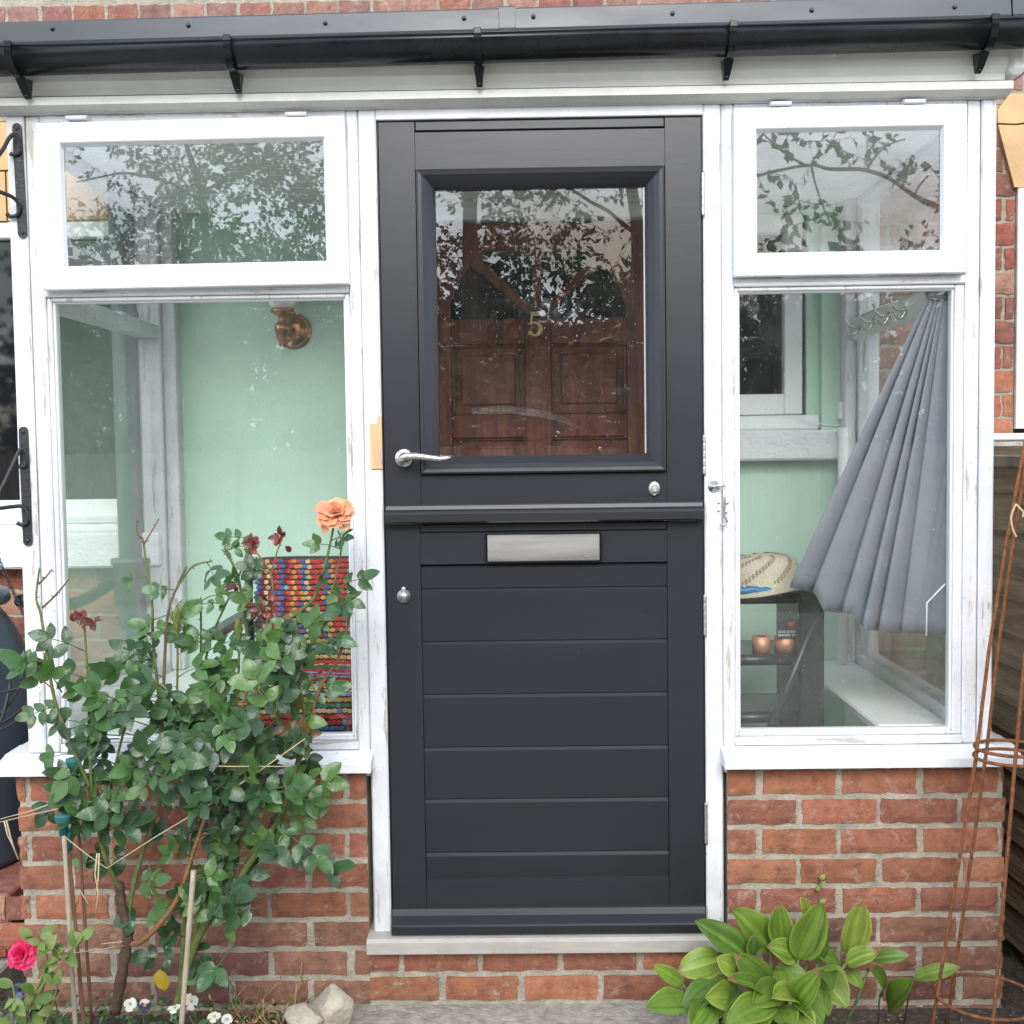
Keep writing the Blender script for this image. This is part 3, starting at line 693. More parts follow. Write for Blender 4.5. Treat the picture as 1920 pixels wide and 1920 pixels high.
# roof deck and edge trim
p = MB()
sl = .0095
def skewz(mb):
    mb.v = [(x, y, z+sl*x) for x, y, z in mb.v]
p.box(XL-.06, XR+.06, .03, 1.05, 2.46, 2.50, .003); p.build('roof_deck', MT['flash'], porch)
p = MB(); p.ext_x([(-.030, 2.462), (-.056, 2.462), (-.058, 2.475), (-.052, 2.523), (-.048, 2.527), (.03, 2.530), (.03, 2.522), (-.030, 2.520)], XL-.25, -.096)
p.ext_x([(-.032, 2.460), (-.060, 2.460), (-.062, 2.475), (-.056, 2.526), (-.052, 2.530), (.03, 2.533), (.03, 2.520), (-.032, 2.518)], -.095, -.055)
p.ext_x([(-.030, 2.462), (-.056, 2.462), (-.058, 2.475), (-.052, 2.523), (-.048, 2.527), (.03, 2.530), (.03, 2.522), (-.030, 2.520)], -.0545, 1.155)
p.ext_x([(-.030, 2.462), (-.058, 2.462), (-.060, 2.475), (-.055, 2.527), (-.051, 2.531), (.03, 2.534), (.03, 2.522), (-.030, 2.520)], 1.158, 1.45)
skewz(p); edge = p.build('roof_edge_trim', MT['flash'], porch)
for a, b in ((98, 53), (353, 47), (610, 43), (870, 34), (1000, 31), (1261, 25), (1522, 19), (1790, 13)):
    p = MB(); v = at(a, b, -.056); p.lathe([(0, 0), (.0055, 0), (.0055, .003), (.0035, .005), (0, .0055)], (v.x, -.0555, v.z), (0, -1, 0), 10)
    p.build('bolt', MT['flash'], edge)
p = MB(); p.box(XL-.2, 1.45, .03, 1.049, 2.535, 2.542, .001); p.build('roof_covering', MT['flash'], porch)
# ceiling boards
p = MB(); y = .10
while y < 1.04:
    p.box(-1.268, 1.072, y, min(y+.082, 1.045), 2.262, 2.28, .006); y += .085
p.build('ceiling_boards', MT['white_in'], porch)
# gutter
GY, GR = -.112, .052
prof = []
for i in range(19):
    a = PI+PI*i/18; prof.append((GY+GR*math.cos(a), 2.428+GR*math.sin(a)))
prof += [(GY+GR-.003, 2.428)]
for i in range(19):
    a = 2*PI-PI*i/18; prof.append((GY+(GR-.003)*math.cos(a), 2.428+(GR-.003)*math.sin(a)))
p = MB(); p.ext_x(prof, -1.75, 1.5, smooth=True)
p.tube([(-1.75, GY-GR+.002, 2.430), (1.5, GY-GR+.002, 2.430)], .0035, 8)
skewz(p); gut = p.build('gutter', MT['black_gloss'], porch)
for bxp in (15, 425, 895, 1375, 1866):
    v = at(bxp, 90 if bxp < 200 else 60, GY-GR); x = v.x; dz = sl*x; p = MB()
    pts = []
    for i in range(13):
        a = math.radians(172+ (292-172)*i/12); pts.append((GY+(GR+.006)*math.cos(a), 2.428+(GR+.006)*math.sin(a)))
    half = .0085
    inner_ = [(GY+(GR+.0008)*math.cos(math.radians(172+120*i/12)), 2.428+(GR+.0008)*math.sin(math.radians(172+120*i/12))) for i in range(13)]
    q = pts+inner_[::-1]
    p.ext_x([(a, b+dz) for a, b in q], x-half, x+half)
    # lip clip and foot running back to the fascia
    p.box(x-half-.001, x+half+.001, GY-GR-.008, GY-GR+.006, 2.428+dz-.004, 2.428+dz+.012, .002)
    e0 = Vector((x, GY+.012, 2.400+dz)); e1 = Vector((x, -.056, 2.372+dz))
    zt_, zb2 = 2.376+dz, 2.341+dz; a_, b2 = .0125, .0075
    p.add([(x-a_, GY+.012, zt_-.004), (x+a_, GY+.012, zt_-.004), (x+a_, -.0555, zt_+.004), (x-a_, -.0555, zt_+.004), (x-b2, -.074, zb2), (x+b2, -.074, zb2), (x+b2, -.0555, zb2-.006), (x-b2, -.0555, zb2-.006)],
          [(0, 1, 2, 3), (4, 5, 6, 7), (0, 1, 5, 4), (1, 2, 6, 5), (2, 3, 7, 6), (3, 0, 4, 7)])
    p.tube([(x, -.068, 2.343+dz), (x, -.064, 2.334+dz)], [.0082, .0055], 10)
    p.build('gutter_bracket', MT['black_gloss'], gut)

# ---- stable door, upper leaf
def frame_quad_ring(mb, ox0, ox1, oz0, oz1, ix0, ix1, iz0, iz1, yo, yi, y_back, mid=None):
    """mitred raised moulding: profile steps from outer rect to inner rect"""
    steps = [(0, y_back), (0, yo)]+(mid or [])+[(1, yi), (1, y_back)]
    rings = []
    for t, y in steps:
        rings.append([(ox0+(ix0-ox0)*t, y, oz0+(iz0-oz0)*t), (ox1+(ix1-ox1)*t, y, oz0+(iz0-oz0)*t), (ox1+(ix1-ox1)*t, y, oz1+(iz1-oz1)*t), (ox0+(ix0-ox0)*t, y, oz1+(iz1-oz1)*t)])
    for a, b in zip(rings, rings[1:]):
        mb.add(a+b, [(i, (i+1) % 4, 4+(i+1) % 4, 4+i) for i in range(4)])
DL, DR = -.4045, .4065
u = MB()
u.box(DL, -.3132, .004, .048, 1.256, 2.269, .0006); u.box(.3162, DR, .004, .048, 1.256, 2.269, .0006)
u.box(-.313, .316, .0042, .048, 2.150, 2.243, .0006); u.box(-.3115, .3145, .0, .048, 2.2455, 2.2685, .002)
u.box(-.313, .316, .0042, .048, 1.256, 1.3785, .0006)
u.box(-.313, .316, .010, .048, 2.243, 2.2455, .0005)
up = u.build('upper_door_leaf', MT['door'], porch)
u = MB(); frame_quad_ring(u, -.3095, .3125, 1.3825, 2.146, -.2645, .2665, 1.4265, 2.1015, -.012, .017, .04, [(.10, -.0145), (.28, -.0135), (.55, -.004), (.85, .009)])
u.box(-.313, -.3098, .016, .04, 1.3785, 2.15, .0003); u.box(.3128, .316, .016, .04, 1.3785, 2.15, .0003); u.box(-.3098, .3128, .016, .04, 2.1463, 2.15, .0003); u.box(-.3098, .3128, .016, .04, 1.3785, 1.3822, .0003)
u.build('glazing_moulding', MT['door'], up)
u = MB(); u.box(-.27, .272, .022, .026, 1.421, 2.107, .0003); u.build('pane', MT['glass_old'], up)
u = MB(); u.box(.2618, .2660, .0185, .0215, 1.428, 2.10, .0006); u.build('sealant_strip', MT['sealant'], up)
u = MB(); u.ext_x([(.0035, 1.303), (-.010, 1.301), (-.014, 1.292), (-.034, 1.286), (-.038, 1.281), (-.038, 1.262), (-.032, 1.258), (.0035, 1.258)], -.402, .404); u.build('weatherboard', MT['door'], up)
# lever handle
u = MB(); HC = Vector((at(757, 859, -.01).x, .0035, at(757, 859, -.01).z))
u.lathe([(0, 0), (.0245, 0), (.0245, .006), (.021, .0095), (.013, .010), (.011, .03), (.0, .031)], HC, (0, -1, 0), 28)
pts = [HC+Vector(q) for q in ((0, -.028, 0), (0, -.045, .0), (.012, -.054, .004), (.035, -.056, .005), (.065, -.055, .001), (.095, -.053, -.003), (.122, -.052, .0))]
sp = []
for i in range(len(pts)-1):
    for t in (0, .33, .66): sp.append(pts[i].lerp(pts[i+1], t))
sp.append(pts[-1])
u.tube(sp, [.0105, .0105, .0105, .0105, .0105, .0105, .0105, .0102, .0098, .0092, .0088, .0085, .008, .0076, .0072, .0066, .006, .0052, .003], 12)
u.build('lever_handle', MT['steel'], up)
u = MB(); TC = Vector((at(1227, 916, 0).x, .0038, at(1227, 916, 0).z))
u.lathe([(0, 0), (.0195, 0), (.0195, .004), (.015, .007), (0, .0072)], TC, (0, -1, 0), 26); u.v = [(TC.x+(x-TC.x)*.78, y, TC.z+(z-TC.z)*1.0) for x, y, z in u.v]
u.box(TC.x-.0075, TC.x+.0075, TC.y-.016, TC.y-.006, TC.z-.010, TC.z+.010, .003)
for s_ in (-.016, .016): u.lathe([(0, 0), (.003, 0), (.0025, .002), (0, .002)], TC+Vector((0, -.006, s_)), (0, -1, 0), 8)
u.build('night_latch', MT['steel_rough'], up)
def hinge(z0, z1, par):
    u = MB(); n = 5; h = (z1-z0)/n
    u.tube([(.4105, -.0025, z0+(z1-z0)*i/40) for i in range(41)], [.0040 if i in (8, 16, 24, 32) else .0048 for i in range(41)], 10)
    u.tube([(.4105, -.0025, z0-.003), (.4105, -.0025, z1+.003)], .003, 8)
    u.build('hinge', MT['steel_rough'], par)
hinge(2.024, 2.130, up); hinge(1.373, 1.472, up)
# ---- lower leaf
u = MB()
u.box(DL, -.3172, .004, .048, .1935, 1.2535, .0006); u.box(.3162, DR, .004, .048, .1935, 1.2535, .0006)
u.box(-.317, .316, .0042, .048, 1.150, 1.231, .0006); u.box(-.3155, .3145, .002, .048, 1.2335, 1.2535, .002); u.box(-.317, .316, .0042, .048, .1935, .3205, .0008)
u.box(-.317, .316, .012, .048, 1.231, 1.2335, .0005)
lo = u.build('lower_door_leaf', MT['door'], porch)
u = MB(); zs = [1.1485, 1.086, .949, .811, .672, .535, .394, .3225]
for a, b in zip(zs, zs[1:]):
    u.ext_x([(.0088, a-.0085), (.0150, b+.0012), (.0165, b+.0002), (.03, b), (.03, a), (.0165, a-.0008)], -.3165, .3155)
# sloped bottom bead
u.ext_x([(.0042, .3222), (.0125, .3265), (.03, .3265), (.03, .3210), (.0042, .3208)], -.3165, .3155)
u.build('plank_panel', MT['door'], lo)
u = MB(); u.ext_x([(.0035, .2525), (-.006, .2515), (-.011, .236), (-.014, .234), (-.034, .221), (-.038, .217), (-.036, .196), (-.030, .192), (.0035, .192)], -.4055, .407); u.build('weatherboard', MT['door'], lo)
# letterbox
u = MB(); LX0, LX1, LZ0, LZ1 = -.1495, .1475, 1.1555, 1.2275
u.box(LX0, LX1, -.004, .0035, LZ0, LZ1, .003, mi=1); u.box(LX0+.0055, LX1-.005, -.0125, -.0045, LZ0+.001, LZ1-.001, .0022); u.box(LX0-.001, LX0+.004, -.010, -.0002, LZ0+.003, LZ1-.003, .002, mi=1); u.box(LX1-.004, LX1+.001, -.010, -.0002, LZ0+.003, LZ1-.003, .002, mi=1)
u.build('letterbox', [MT['steel'], MT['black_gloss']], lo)
u = MB(); KC = Vector((at(757, 1118, 0).x, .0038, at(757, 1118, 0).z))
u.lathe([(0, 0), (.018, 0), (.018, .003), (.0155, .0045), (.015, .006), (.0165, .0075), (.0, .0085)], KC, (0, -1, 0), 28)
u.lathe([(0, 0), (.0065, 0), (.006, .006), (.003, .008), (0, .0082)], KC+Vector((0, 0, .0185)), (0, -1, 0), 14)
u.build('keyhole_cover', MT['steel_rough'], lo)
hinge(.959, 1.063, lo); hinge(.417, .523, lo)
# timber cill, draught strip, pine patch with strike plate
p = MB(); p.ext_x([(-.052, .152), (-.054, .182), (-.046, .190), (.0, .1915), (.10, .1915), (.10, .150), (-.05, .150)], -.468, .459); p.build('door_cill', MT['cill'], porch)
p = MB(); p.box(-.4097, -.4065, .010, .05, .20, 2.272, .0005); p.box(-.4095, .411, .016, .05, 2.2705, 2.2735, .0005); p.box(.4077, .4105, .010, .05, .20, 2.272, .0005); p.build('rebate_gap', MT['rubber'], porch)
p = MB(); p.box(-.4395, -.409, -.006, -.0004, 1.397, 1.513, .001); p.box(-.418, -.409, -.005, -.0005, 1.5135, 1.532, .001); p.build('strike_block', MT['pine'], porch)
p = MB(); p.box(-.4135, -.4085, -.0085, -.0062, 1.413, 1.452, .0006); p.build('strike_plate', MT['steel_rough'], porch)
# cabin hook on the right jamb
p = MB(); hk = at(1338, 912, 0); hx, hz = hk.x, hk.z
p.lathe([(0, 0), (.0155, 0), (.0145, .004), (.006, .006), (.005, .016), (0, .017)], (hx, -.0003, hz), (0, -1, 0), 20)
p.tube([(hx, -.012, hz), (hx+.012, -.016, hz+.002), (hx+.026, -.017, hz+.001)], .0045, 10)
p.tube([(hx+.024, -.017, hz+.003), (hx+.024, -.018, hz-.03), (hx+.024, -.019, hz-.075), (hx+.030, -.019, hz-.088), (hx+.024, -.019, hz-.098), (hx+.012, -.019, hz-.098)], .0036, 10)
for dx, dz in ((.012, -.042), (.034, -.042), (.012, -.062), (.031, -.066)): p.lathe([(0, 0), (.0045, 0), (.003, .002), (0, .001)], (hx+dx, -.0003, hz+dz), (0, -1, 0), 10)
p.build('cabin_hook', MT['steel'], porch)

# ================================================================== hanging brackets on the left post
def scroll(mb, pts, r=.005, flat=True):
    pts = [Vector(q) for q in pts]; sp = []
    for i in range(len(pts)-1):
        p0, p1, p2, p3 = pts[max(0, i-1)], pts[i], pts[i+1], pts[min(len(pts)-1, i+2)]
        for k in range(6):
            t = k/6; sp.append(.5*((2*p1)+(-p0+p2)*t+(2*p0-5*p1+4*p2-p3)*t*t+(-p0+3*p1-3*p2+p3)*t**3))
    sp.append(pts[-1]); mb.tube(sp, r, 8)
def bracket(tx, ty, bx_, by_, arms, label):
    t0, b0 = at(tx, ty, 0), at(bx_, by_, 0)
    root = thing('hanging_bracket', (t0.x, 0, b0.z), label, 'bracket', 'iron brackets on the left post')
    mb = MB(); w_ = .0115; pr = []
    for i in range(13):
        a = PI*i/12; pr.append((t0.x+w_*math.cos(a), t0.z-w_+w_*math.sin(a)))
    for i in range(13):
        a = PI+PI*i/12; pr.append((b0.x+w_*math.cos(a), b0.z+w_+w_*math.sin(a)))
    mb.ext_y(pr, -.007, -.0008)
    mb.build('back_plate', MT['iron'], root)
    for c in ((t0.x, t0.z-.013), (b0.x, b0.z+.013)):
        mb = MB(); mb.lathe([(0, 0), (.006, 0), (.005, .0025), (0, .003)], (c[0], -.007, c[1]), (0, -1, 0), 10); mb.build('screw', MT['iron'], root)
    for arm in arms:
        mb = MB(); scroll(mb, [at(a, b, y) for a, b, y in arm], .0052); mb.build('arm', MT['iron'], root)
bracket(33, 232, 44, 447, [[(-40, 330, -.12), (0, 288, -.06), (18, 258, -.03), (29, 253, -.02), (37, 268, -.014), (36, 285, -.012), (24, 290, -.012), (19, 287, -.014)],
                           [(-40, 345, -.10), (0, 360, -.06), (24, 370, -.03), (36, 385, -.016), (33, 402, -.012), (20, 406, -.012), (12, 400, -.016)]], 'black iron bracket at the top of the left post beside the small casement')
bracket(45, 800, 54, 1023, [[(-40, 985, -.12), (0, 920, -.06), (22, 875, -.035), (38, 843, -.02), (48, 848, -.014), (50, 862, -.012), (46, 874, -.012), (36, 874, -.012)],
                            [(-40, 958, -.10), (0, 953, -.06), (24, 950, -.03), (42, 950, -.016), (52, 965, -.012), (50, 980, -.012), (40, 984, -.014), (32, 980, -.016)]], 'black iron bracket halfway down the left post above the water butt')

# ================================================================== INSIDE THE PORCH
# wall lamp
lc = at(551, 621, YB-.012)
lamp = thing('wall_lamp', (lc.x, YB-.012, lc.z), 'copper wall lamp with an opal glass shade on the mint green wall', 'wall lamp')
p = MB(); p.lathe([(0, 0), (.062, 0), (.062, .006), (.055, .012), (.048, .010), (.044, .018), (.02, .022), (0, .022)], lc, (0, -1, 0), 32); p.build('back_plate', MT['bronze'], lamp)
p = MB(); c2 = lc+Vector((-.020, -.085, 0))
p.tube([lc+Vector((0, -.018, 0)), lc+Vector((-.012, -.06, -.01)), c2+Vector((0, 0, 0))], .012, 12)
p.lathe([(0, -.062), (.010, -.060), (.013, -.05), (.011, -.03), (.014, -.024), (.026, -.012), (.029, .0), (.026, .014), (.014, .024), (.012, .034), (.022, .046), (.038, .053), (.040, .060), (.036, .066), (0, .067)], c2, n=24)
p.build('arm', MT['bronze'], lamp)
p = MB(); p.lathe([(.030, .066), (.036, .072), (.058, .10), (.068, .135), (.060, .165), (.052, .18), (.050, .18), (.057, .165), (.064, .135), (.054, .10), (.033, .073)], c2, n=28); p.build('shade', MT['opal'], lamp)

# chair with crochet blanket
CYB = .62
cl_ = at(470, 1050, CYB); 
chair = thing('porch_chair', (-.72, CYB, .05), 'black framed chair in the porch with a striped crochet blanket thrown over it', 'chair')
bl0, br0 = at(484, 1047, CYB).x, at(690, 1047, CYB).x; ztop = at(560, 1047, CYB).z
p = MB(); ex = bl0-.035
scroll(p, [(ex, CYB+.02, .05), (ex, CYB+.02, .8), (ex-.005, CYB+.03, ztop-.12), (ex+.005, CYB+.035, ztop-.04), (ex+.05, CYB+.04, ztop-.012), (br0, CYB+.04, ztop-.012)], .014)
scroll(p, [(br0+.03, CYB+.03, .05), (br0+.03, CYB+.03, .8), (br0+.02, CYB+.04, ztop-.012)], .014)
p.box(ex-.03, ex+.02, CYB-.42, CYB, at(460, 1170, CYB-.2).z-.012, at(460, 1170, CYB-.2).z+.012, .006)
p.build('frame', MT['blacktube'], chair)
p = MB(); p.box(ex+.02, br0+.02, CYB-.40, CYB+.02, .40, .46, .015); p.build('seat', MT['blacktube'], chair)
for xx, yy in ((ex+.03, CYB-.38), (br0, CYB-.38), (ex+.03, CYB), (br0, CYB)): p = MB(); p.tube([(xx, yy, .051), (xx, yy, .41)], .013, 10); p.build('leg', MT['blacktube'], chair)
WOOL = {'r': (.42, .03, .03), 'd': (.16, .02, .03), 'b': (.04, .11, .32), 'o': (.50, .22, .05), 'k': (.45, .33, .16), 'g': (.05, .12, .09), 'l': (.15, .27, .36), 'p': (.5, .2, .13), 'm': (.20, .22, .18)}
jit_ = lambda r, a: Vector((r.uniform(-a, a), r.uniform(-a, a), r.uniform(-a, a)))
blanket = MB(); r = random.Random(12)
def stitch(c, n_, du, dv, col, s=.0075):
    n_ = n_.normalized(); vs = [c+du*s, c+dv*s*.9, c-du*s, c-dv*s*.9, c+n_*s*.42, c+(du+dv)*s*.7*.9+n_*s*.12, c+(dv-du)*s*.7*.9+n_*s*.2, c-(du+dv)*s*.63+n_*s*.2, c+(du-dv)*s*.63+n_*s*.2]
    blanket.add(vs, [(4, 0, 5), (4, 5, 1), (4, 1, 6), (4, 6, 2), (4, 2, 7), (4, 7, 3), (4, 3, 8), (4, 8, 0)], col, 0, True)
backing = MB()
bw_ = br0-bl0; prof = []   # drape: over the back, down the back rest, over a cushion, over the seat front
zA, zB, zS = ztop, .79, .66
zbot = at(560, 1372, CYB-.36).z
for i in range(61):
    s_ = i/60
    if s_ < .42:
        t = s_/.42; prof.append((CYB-.005-.05*t-.02*math.sin(PI*t), zA+(zB-zA)*t))
    elif s_ < .66:
        t = (s_-.42)/.24; a = t*PI/2; prof.append((CYB-.055-.26*math.sin(a), zB-(zB-zS)*.35*(1-math.cos(a))))
    else:
        t = (s_-.66)/.34; z1 = zB-(zB-zS)*.35; prof.append((CYB-.315-.035*math.sin(t*PI*.8), z1+(zbot-.03-z1)*t))
length = [0]
for a, b in zip(prof, prof[1:]): length.append(length[-1]+math.hypot(a[0]-b[0], a[1]-b[1]))
tot = length[-1]
def drape(u_, s_):
    L_ = s_*tot; i = max(j for j in range(61) if length[j] <= L_+1e-9); i = min(i, 59)
    t = (L_-length[i])/(length[i+1]-length[i]); y = prof[i][0]+(prof[i+1][0]-prof[i][0])*t; z = prof[i][1]+(prof[i+1][1]-prof[i][1])*t
    y += .010*math.sin(u_*9+s_*5); z -= .03*(1-math.cos((u_-.6)*2.0))*max(0, s_-.4)
    return Vector((bl0+bw_*u_, y, z))
nu, ns = 24, int(tot/.0165)
rowc = [[r.choice('rrrddrobkglpo') for _ in range(3)] for _ in range(ns+1)]
colc = [r.choice('rrodrk' if j % 5 else 'bbl') for j in range(nu)]
for i in range(ns):
    for j in range(nu):
        u_, s_ = (j+.5*(i % 2))/nu, (i+.5)/ns
        c = drape(u_, s_); du = (drape(min(1, u_+.02), s_)-drape(max(0, u_-.02), s_)).normalized(); dv = (drape(u_, min(1, s_+.01))-drape(u_, max(0, s_-.01))).normalized()
        n_ = du.cross(dv); n_ = n_ if n_.y < 0 else -n_
        k = colc[j] if s_ < .34 else rowc[i//1][0]
        if r.random() < .06: k = r.choice('robkdl')
        q = WOOL[k]; gg = r.uniform(1.0, 1.6); stitch(c+jit_(r, .0012), n_, du*1.12, dv*.86, tuple(x*gg for x in q), .0088)
vs = []; 
for i in range(41):
    for j in range(13): vs.append(drape(j/12, i/40)+Vector((0, .004, -.001)))
blanket.add(vs, [(i*13+j, i*13+j+1, (i+1)*13+j+1, (i+1)*13+j) for i in range(40) for j in range(12)], (.06, .035, .035), 0, True)
tag(blanket.build('crochet_blanket', MT['wool'], recalc=False), 'multicoloured crochet blanket in bright stripes draped over the porch chair', 'blanket')

# hook rail on the right side transom + grey parasol cloth
rail = thing('hook_rail', (1.068, .5, 1.82), 'white rail with chrome coat hooks along the right side of the porch', 'hook rail')
p = MB(); p.box(1.058, 1.0735, .10, .985, 1.792, 1.862, .003); p.build('board', MT['white_in'], rail)
for yh in (.90, .74, .58, .42, .14):
    p = MB(); x0 = 1.0575; z0 = 1.835
    p.lathe([(0, 0), (.013, 0), (.011, .004), (0, .006)], (x0, yh, z0-.006), (-1, 0, 0), 14)
    scroll(p, [(x0-.004, yh, z0-.004), (x0-.022, yh, z0-.008), (x0-.040, yh, z0+.006), (x0-.046, yh, z0+.028)], .0042)
    scroll(p, [(x0-.004, yh, z0-.010), (x0-.014, yh, z0-.028), (x0-.028, yh, z0-.030), (x0-.034, yh, z0-.016)], .0042)
    p.lathe([(0, 0), (.006, .001), (.007, .005), (0, .010)], (x0-.046, yh, z0+.024), n=10)
    p.build('hook', MT['steel'], rail)
UY = .07
para = MB(); nT = 150
TOP = [(1740, 556), (1783, 556)]
BOT = [(1480, 1100), (1527, 1112), (1545, 1146), (1600, 1152), (1622, 1180), (1668, 1186), (1796, 1190)]
LX = [0, .17, .26, .42, .52, .66, 1.0]
def botx(u_):
    for i in range(6):
        if u_ <= LX[i+1]+1e-9:
            t = (u_-LX[i])/(LX[i+1]-LX[i]); return BOT[i][0]+(BOT[i+1][0]-BOT[i][0])*t, BOT[i][1]+(BOT[i+1][1]-BOT[i][1])*t
    return BOT[-1]
PE_ = [0, .16, .36, .50, .60, .72, 1.0]
rows = 26; vs = []
for i in range(rows+1):
    s_ = i/rows
    for j in range(nT+1):
        u_ = j/nT; bxx, byy = botx(u_)
        k_ = max(q_ for q_ in range(6) if PE_[q_] <= u_+1e-9); t_ = (u_-PE_[k_])/(PE_[k_+1]-PE_[k_])
        pleat = t_**2.2 if k_ < 5 else .55*(1-t_)**2+.25*math.sin(t_*5)
        amp = .004+.052*s_**.7
        xx = TOP[0][0]+(TOP[1][0]-TOP[0][0])*u_; q = s_**.97
        Y = UY-.01+.13*(1-u_)*s_+amp*pleat
        v = at(xx+(bxx-xx)*q, 556+(byy-556)*s_, Y)
        vs.append(v)
para.add(vs, [(i*(nT+1)+j, i*(nT+1)+j+1, (i+1)*(nT+1)+j+1, (i+1)*(nT+1)+j) for i in range(rows) for j in range(nT)], smooth=True)
umb = thing('folded_parasol', at(1757, 560, UY), 'grey pleated parasol cloth hanging from the nearest hook in the right window', 'parasol')
cn = para.build('canopy', MT['fabric'], umb, recalc=False)
sm_ = cn.modifiers.new('cloth', 'SOLIDIFY'); sm_.thickness = .0015
p = MB(); p.tube([at(1772, 1095, .05), at(1738, 1130, .05), at(1737, 1192, .05)], .0022, 6); p.build('rib', MT['white_in'], umb)
p = MB(); p.tube([at(1738, 558, UY), at(1757, 548, UY-.01), at(1776, 558, UY)], .012, 10); p.lathe([(.0, 0), (.022, 0), (.026, .02), (.018, .03), (0, .03)], at(1757, 562, UY), n=18); p.build('gathered_cap', MT['fabric'], umb)

# shelf rack, hat, copper tape, blue bag, leaning pole
RY = .34
rk = thing('tube_rack', (at(1440, 1100, RY).x, RY, .05), 'black tubular shelf rack behind the right window', 'shelf rack')
xa, xb = at(1330, 1120, RY).x, at(1500, 1120, RY).x
zt1 = at(1440, 1122, RY).z; zt2 = at(1440, 1237, RY).z; zt3 = at(1440, 1345, RY).z
for z in (zt1, zt2, zt3):
    p = MB(); p.tube([(xa, RY, z), (xb, RY, z)], .016, 14); p.build('rail', MT['blacktube'], rk)
    p = MB(); p.tube([(xa, RY+.26, z), (xb, RY+.26, z)], .014, 14); p.build('rail', MT['blacktube'], rk)
    p = MB(); p.box(xa, xb, RY+.012, RY+.25, z+.004, z+.014, .002); p.build('shelf', MT['blacktube'], rk)
p = MB(); pa, pb = at(1497, 1200, RY-.02).x, at(1545, 1200, RY-.02).x
p.box(pa, pb, RY-.03, RY+.28, .051, zt1+.012, .008); p.box(xa-.02, xa, RY-.03, RY+.28, .051, zt1+.012, .006); p.build('end_panel', MT['blacktube'], rk)
# hat
hc = Vector((at(1425, 1100, RY+.12).x, RY+.12, zt1+.020))
hat = thing('straw_hat', hc, 'cream openwork straw hat lying on top of the black rack', 'hat')
p = MB(); crown = [(.135, .0), (.128, .02), (.118, .05), (.105, .074), (.085, .088), (.04, .094), (0, .095)]
n = 48; vs = []; fs = []; 
p.lathe([(.175, -.004), (.16, .004), (.135, .006)]+[(a, b) for a, b in crown[1:]], hc, n=48)
p.v = [(hc.x+(x-hc.x)*1.0, y, z+.012*math.sin((x-hc.x)*14)*(1 if z < hc.z+.01 else .4)) for x, y, z in p.v]
ho = p.build('weave', MT['straw'], hat)
p = MB()
for k in range(9):
    for i in range(15):
        for dd in (-.011, .011):
            a = k*2*PI/9+i*.075+dd*4; t = .08+i*.06; rr = .128-.10*t**2.2; hh = .015+.078*(1-(1-t)**2)
            c = hc+Vector((math.cos(a)*(rr+.002), math.sin(a)*(rr+.002), hh+.0012*0+.012*math.sin(math.cos(a)*rr*14)*.4))
            nn = Vector((math.cos(a), math.sin(a), .35+t)).normalized(); t1 = nn.orthogonal().normalized(); t2 = nn.cross(t1)
            p.add([c+nn*.0025+(t1*math.cos(b)+t2*math.sin(b))*.0033 for b in [2*PI*q/6 for q in range(6)]], [tuple(range(6))])
p.build('openwork_hole', MT['straw_gap'], ho)
# blue bag
p = MB(); b0, b1 = at(1375, 1110, RY-.02), at(1455, 1108, RY-.02)
pts = [b0.lerp(b1, t/10) for t in range(11)]
p.tube([q+Vector((0, .01, .003*math.sin(i*1.7))) for i, q in enumerate(pts)], [.006, .011, .013, .012, .013, .011, .012, .010, .008, .005, .002], 10)
p.v = [(x, y, zt1+.017+(z-b0.z)*.9+.008) for x, y, z in p.v]
tag(p.build('folded_bag', MT['blue']), 'blue folded plastic bag lying under the brim of the straw hat', 'bag')
# copper tape rolls
def roll(x0p, x1p, label):
    a, b = at(x0p, 1210, RY+.03), at(x1p, 1210, RY+.03); rr = (b.x-a.x)/2; c = Vector(((a.x+b.x)/2, RY+.05, zt2+.0145))
    root = thing('copper_tape', c, label, 'tape roll', 'copper tape rolls on the rack')
    mb = MB(); hgt = .046
    mb.lathe([(rr*.6, 0), (rr, 0), (rr, hgt), (rr*.6, hgt), (rr*.6, 0)], c, n=32); mb.build('roll', MT['copper'], root)
    mb = MB(); mb.lathe([(rr*.55, .001), (rr*.6, .001), (rr*.6, hgt-.001), (rr*.55, hgt-.001), (rr*.55, .001)], c, n=24); mb.build('core', MT['card'], root)
    return root, c, rr
roll(1413, 1446, 'shiny copper tape roll standing alone on the middle shelf')
rt, c, rr = roll(1455, 1494, 'copper tape roll with a dark printed card, nearer the rack end panel')
mb = MB(); mb.box(c.x-rr, c.x+rr*1.2, c.y-rr-.004, c.y-rr-.002, c.z+.044, c.z+.096, .0004); card = mb.build('card', MT['card'], rt)
mb = MB(); mb.lathe([(0, 0), (.011, 0), (.011, .001), (0, .001)], (c.x+rr*.35, c.y-rr-.0042, c.z+.083), (0, -1, 0), 18); mb.build('logo', MT['red'], card)
def text(body, loc, size, m_, parent):
    cu = bpy.data.curves.new('lettering', 'FONT'); cu.body = body; cu.size = size; cu.extrude = .0003; cu.align_x = 'CENTER'
    t_ = bpy.data.objects.new('lettering', cu); me = bpy.data.meshes.new_from_object(t_); me.name = body; bpy.data.objects.remove(t_)
    o = bpy.data.objects.new('lettering', me); COL.objects.link(o); me.materials.clear(); me.materials.append(m_)
    rr_ = parent
    while rr_.parent: rr_ = rr_.parent
    o.parent = parent; o.location = Vector(loc)-rr_.location; o.rotation_euler = (PI/2, 0, 0); return o
text('SLUG & SNAIL', (c.x+rr*.1, c.y-rr-.0046, c.z+.060), .0095, MT['print'], card)
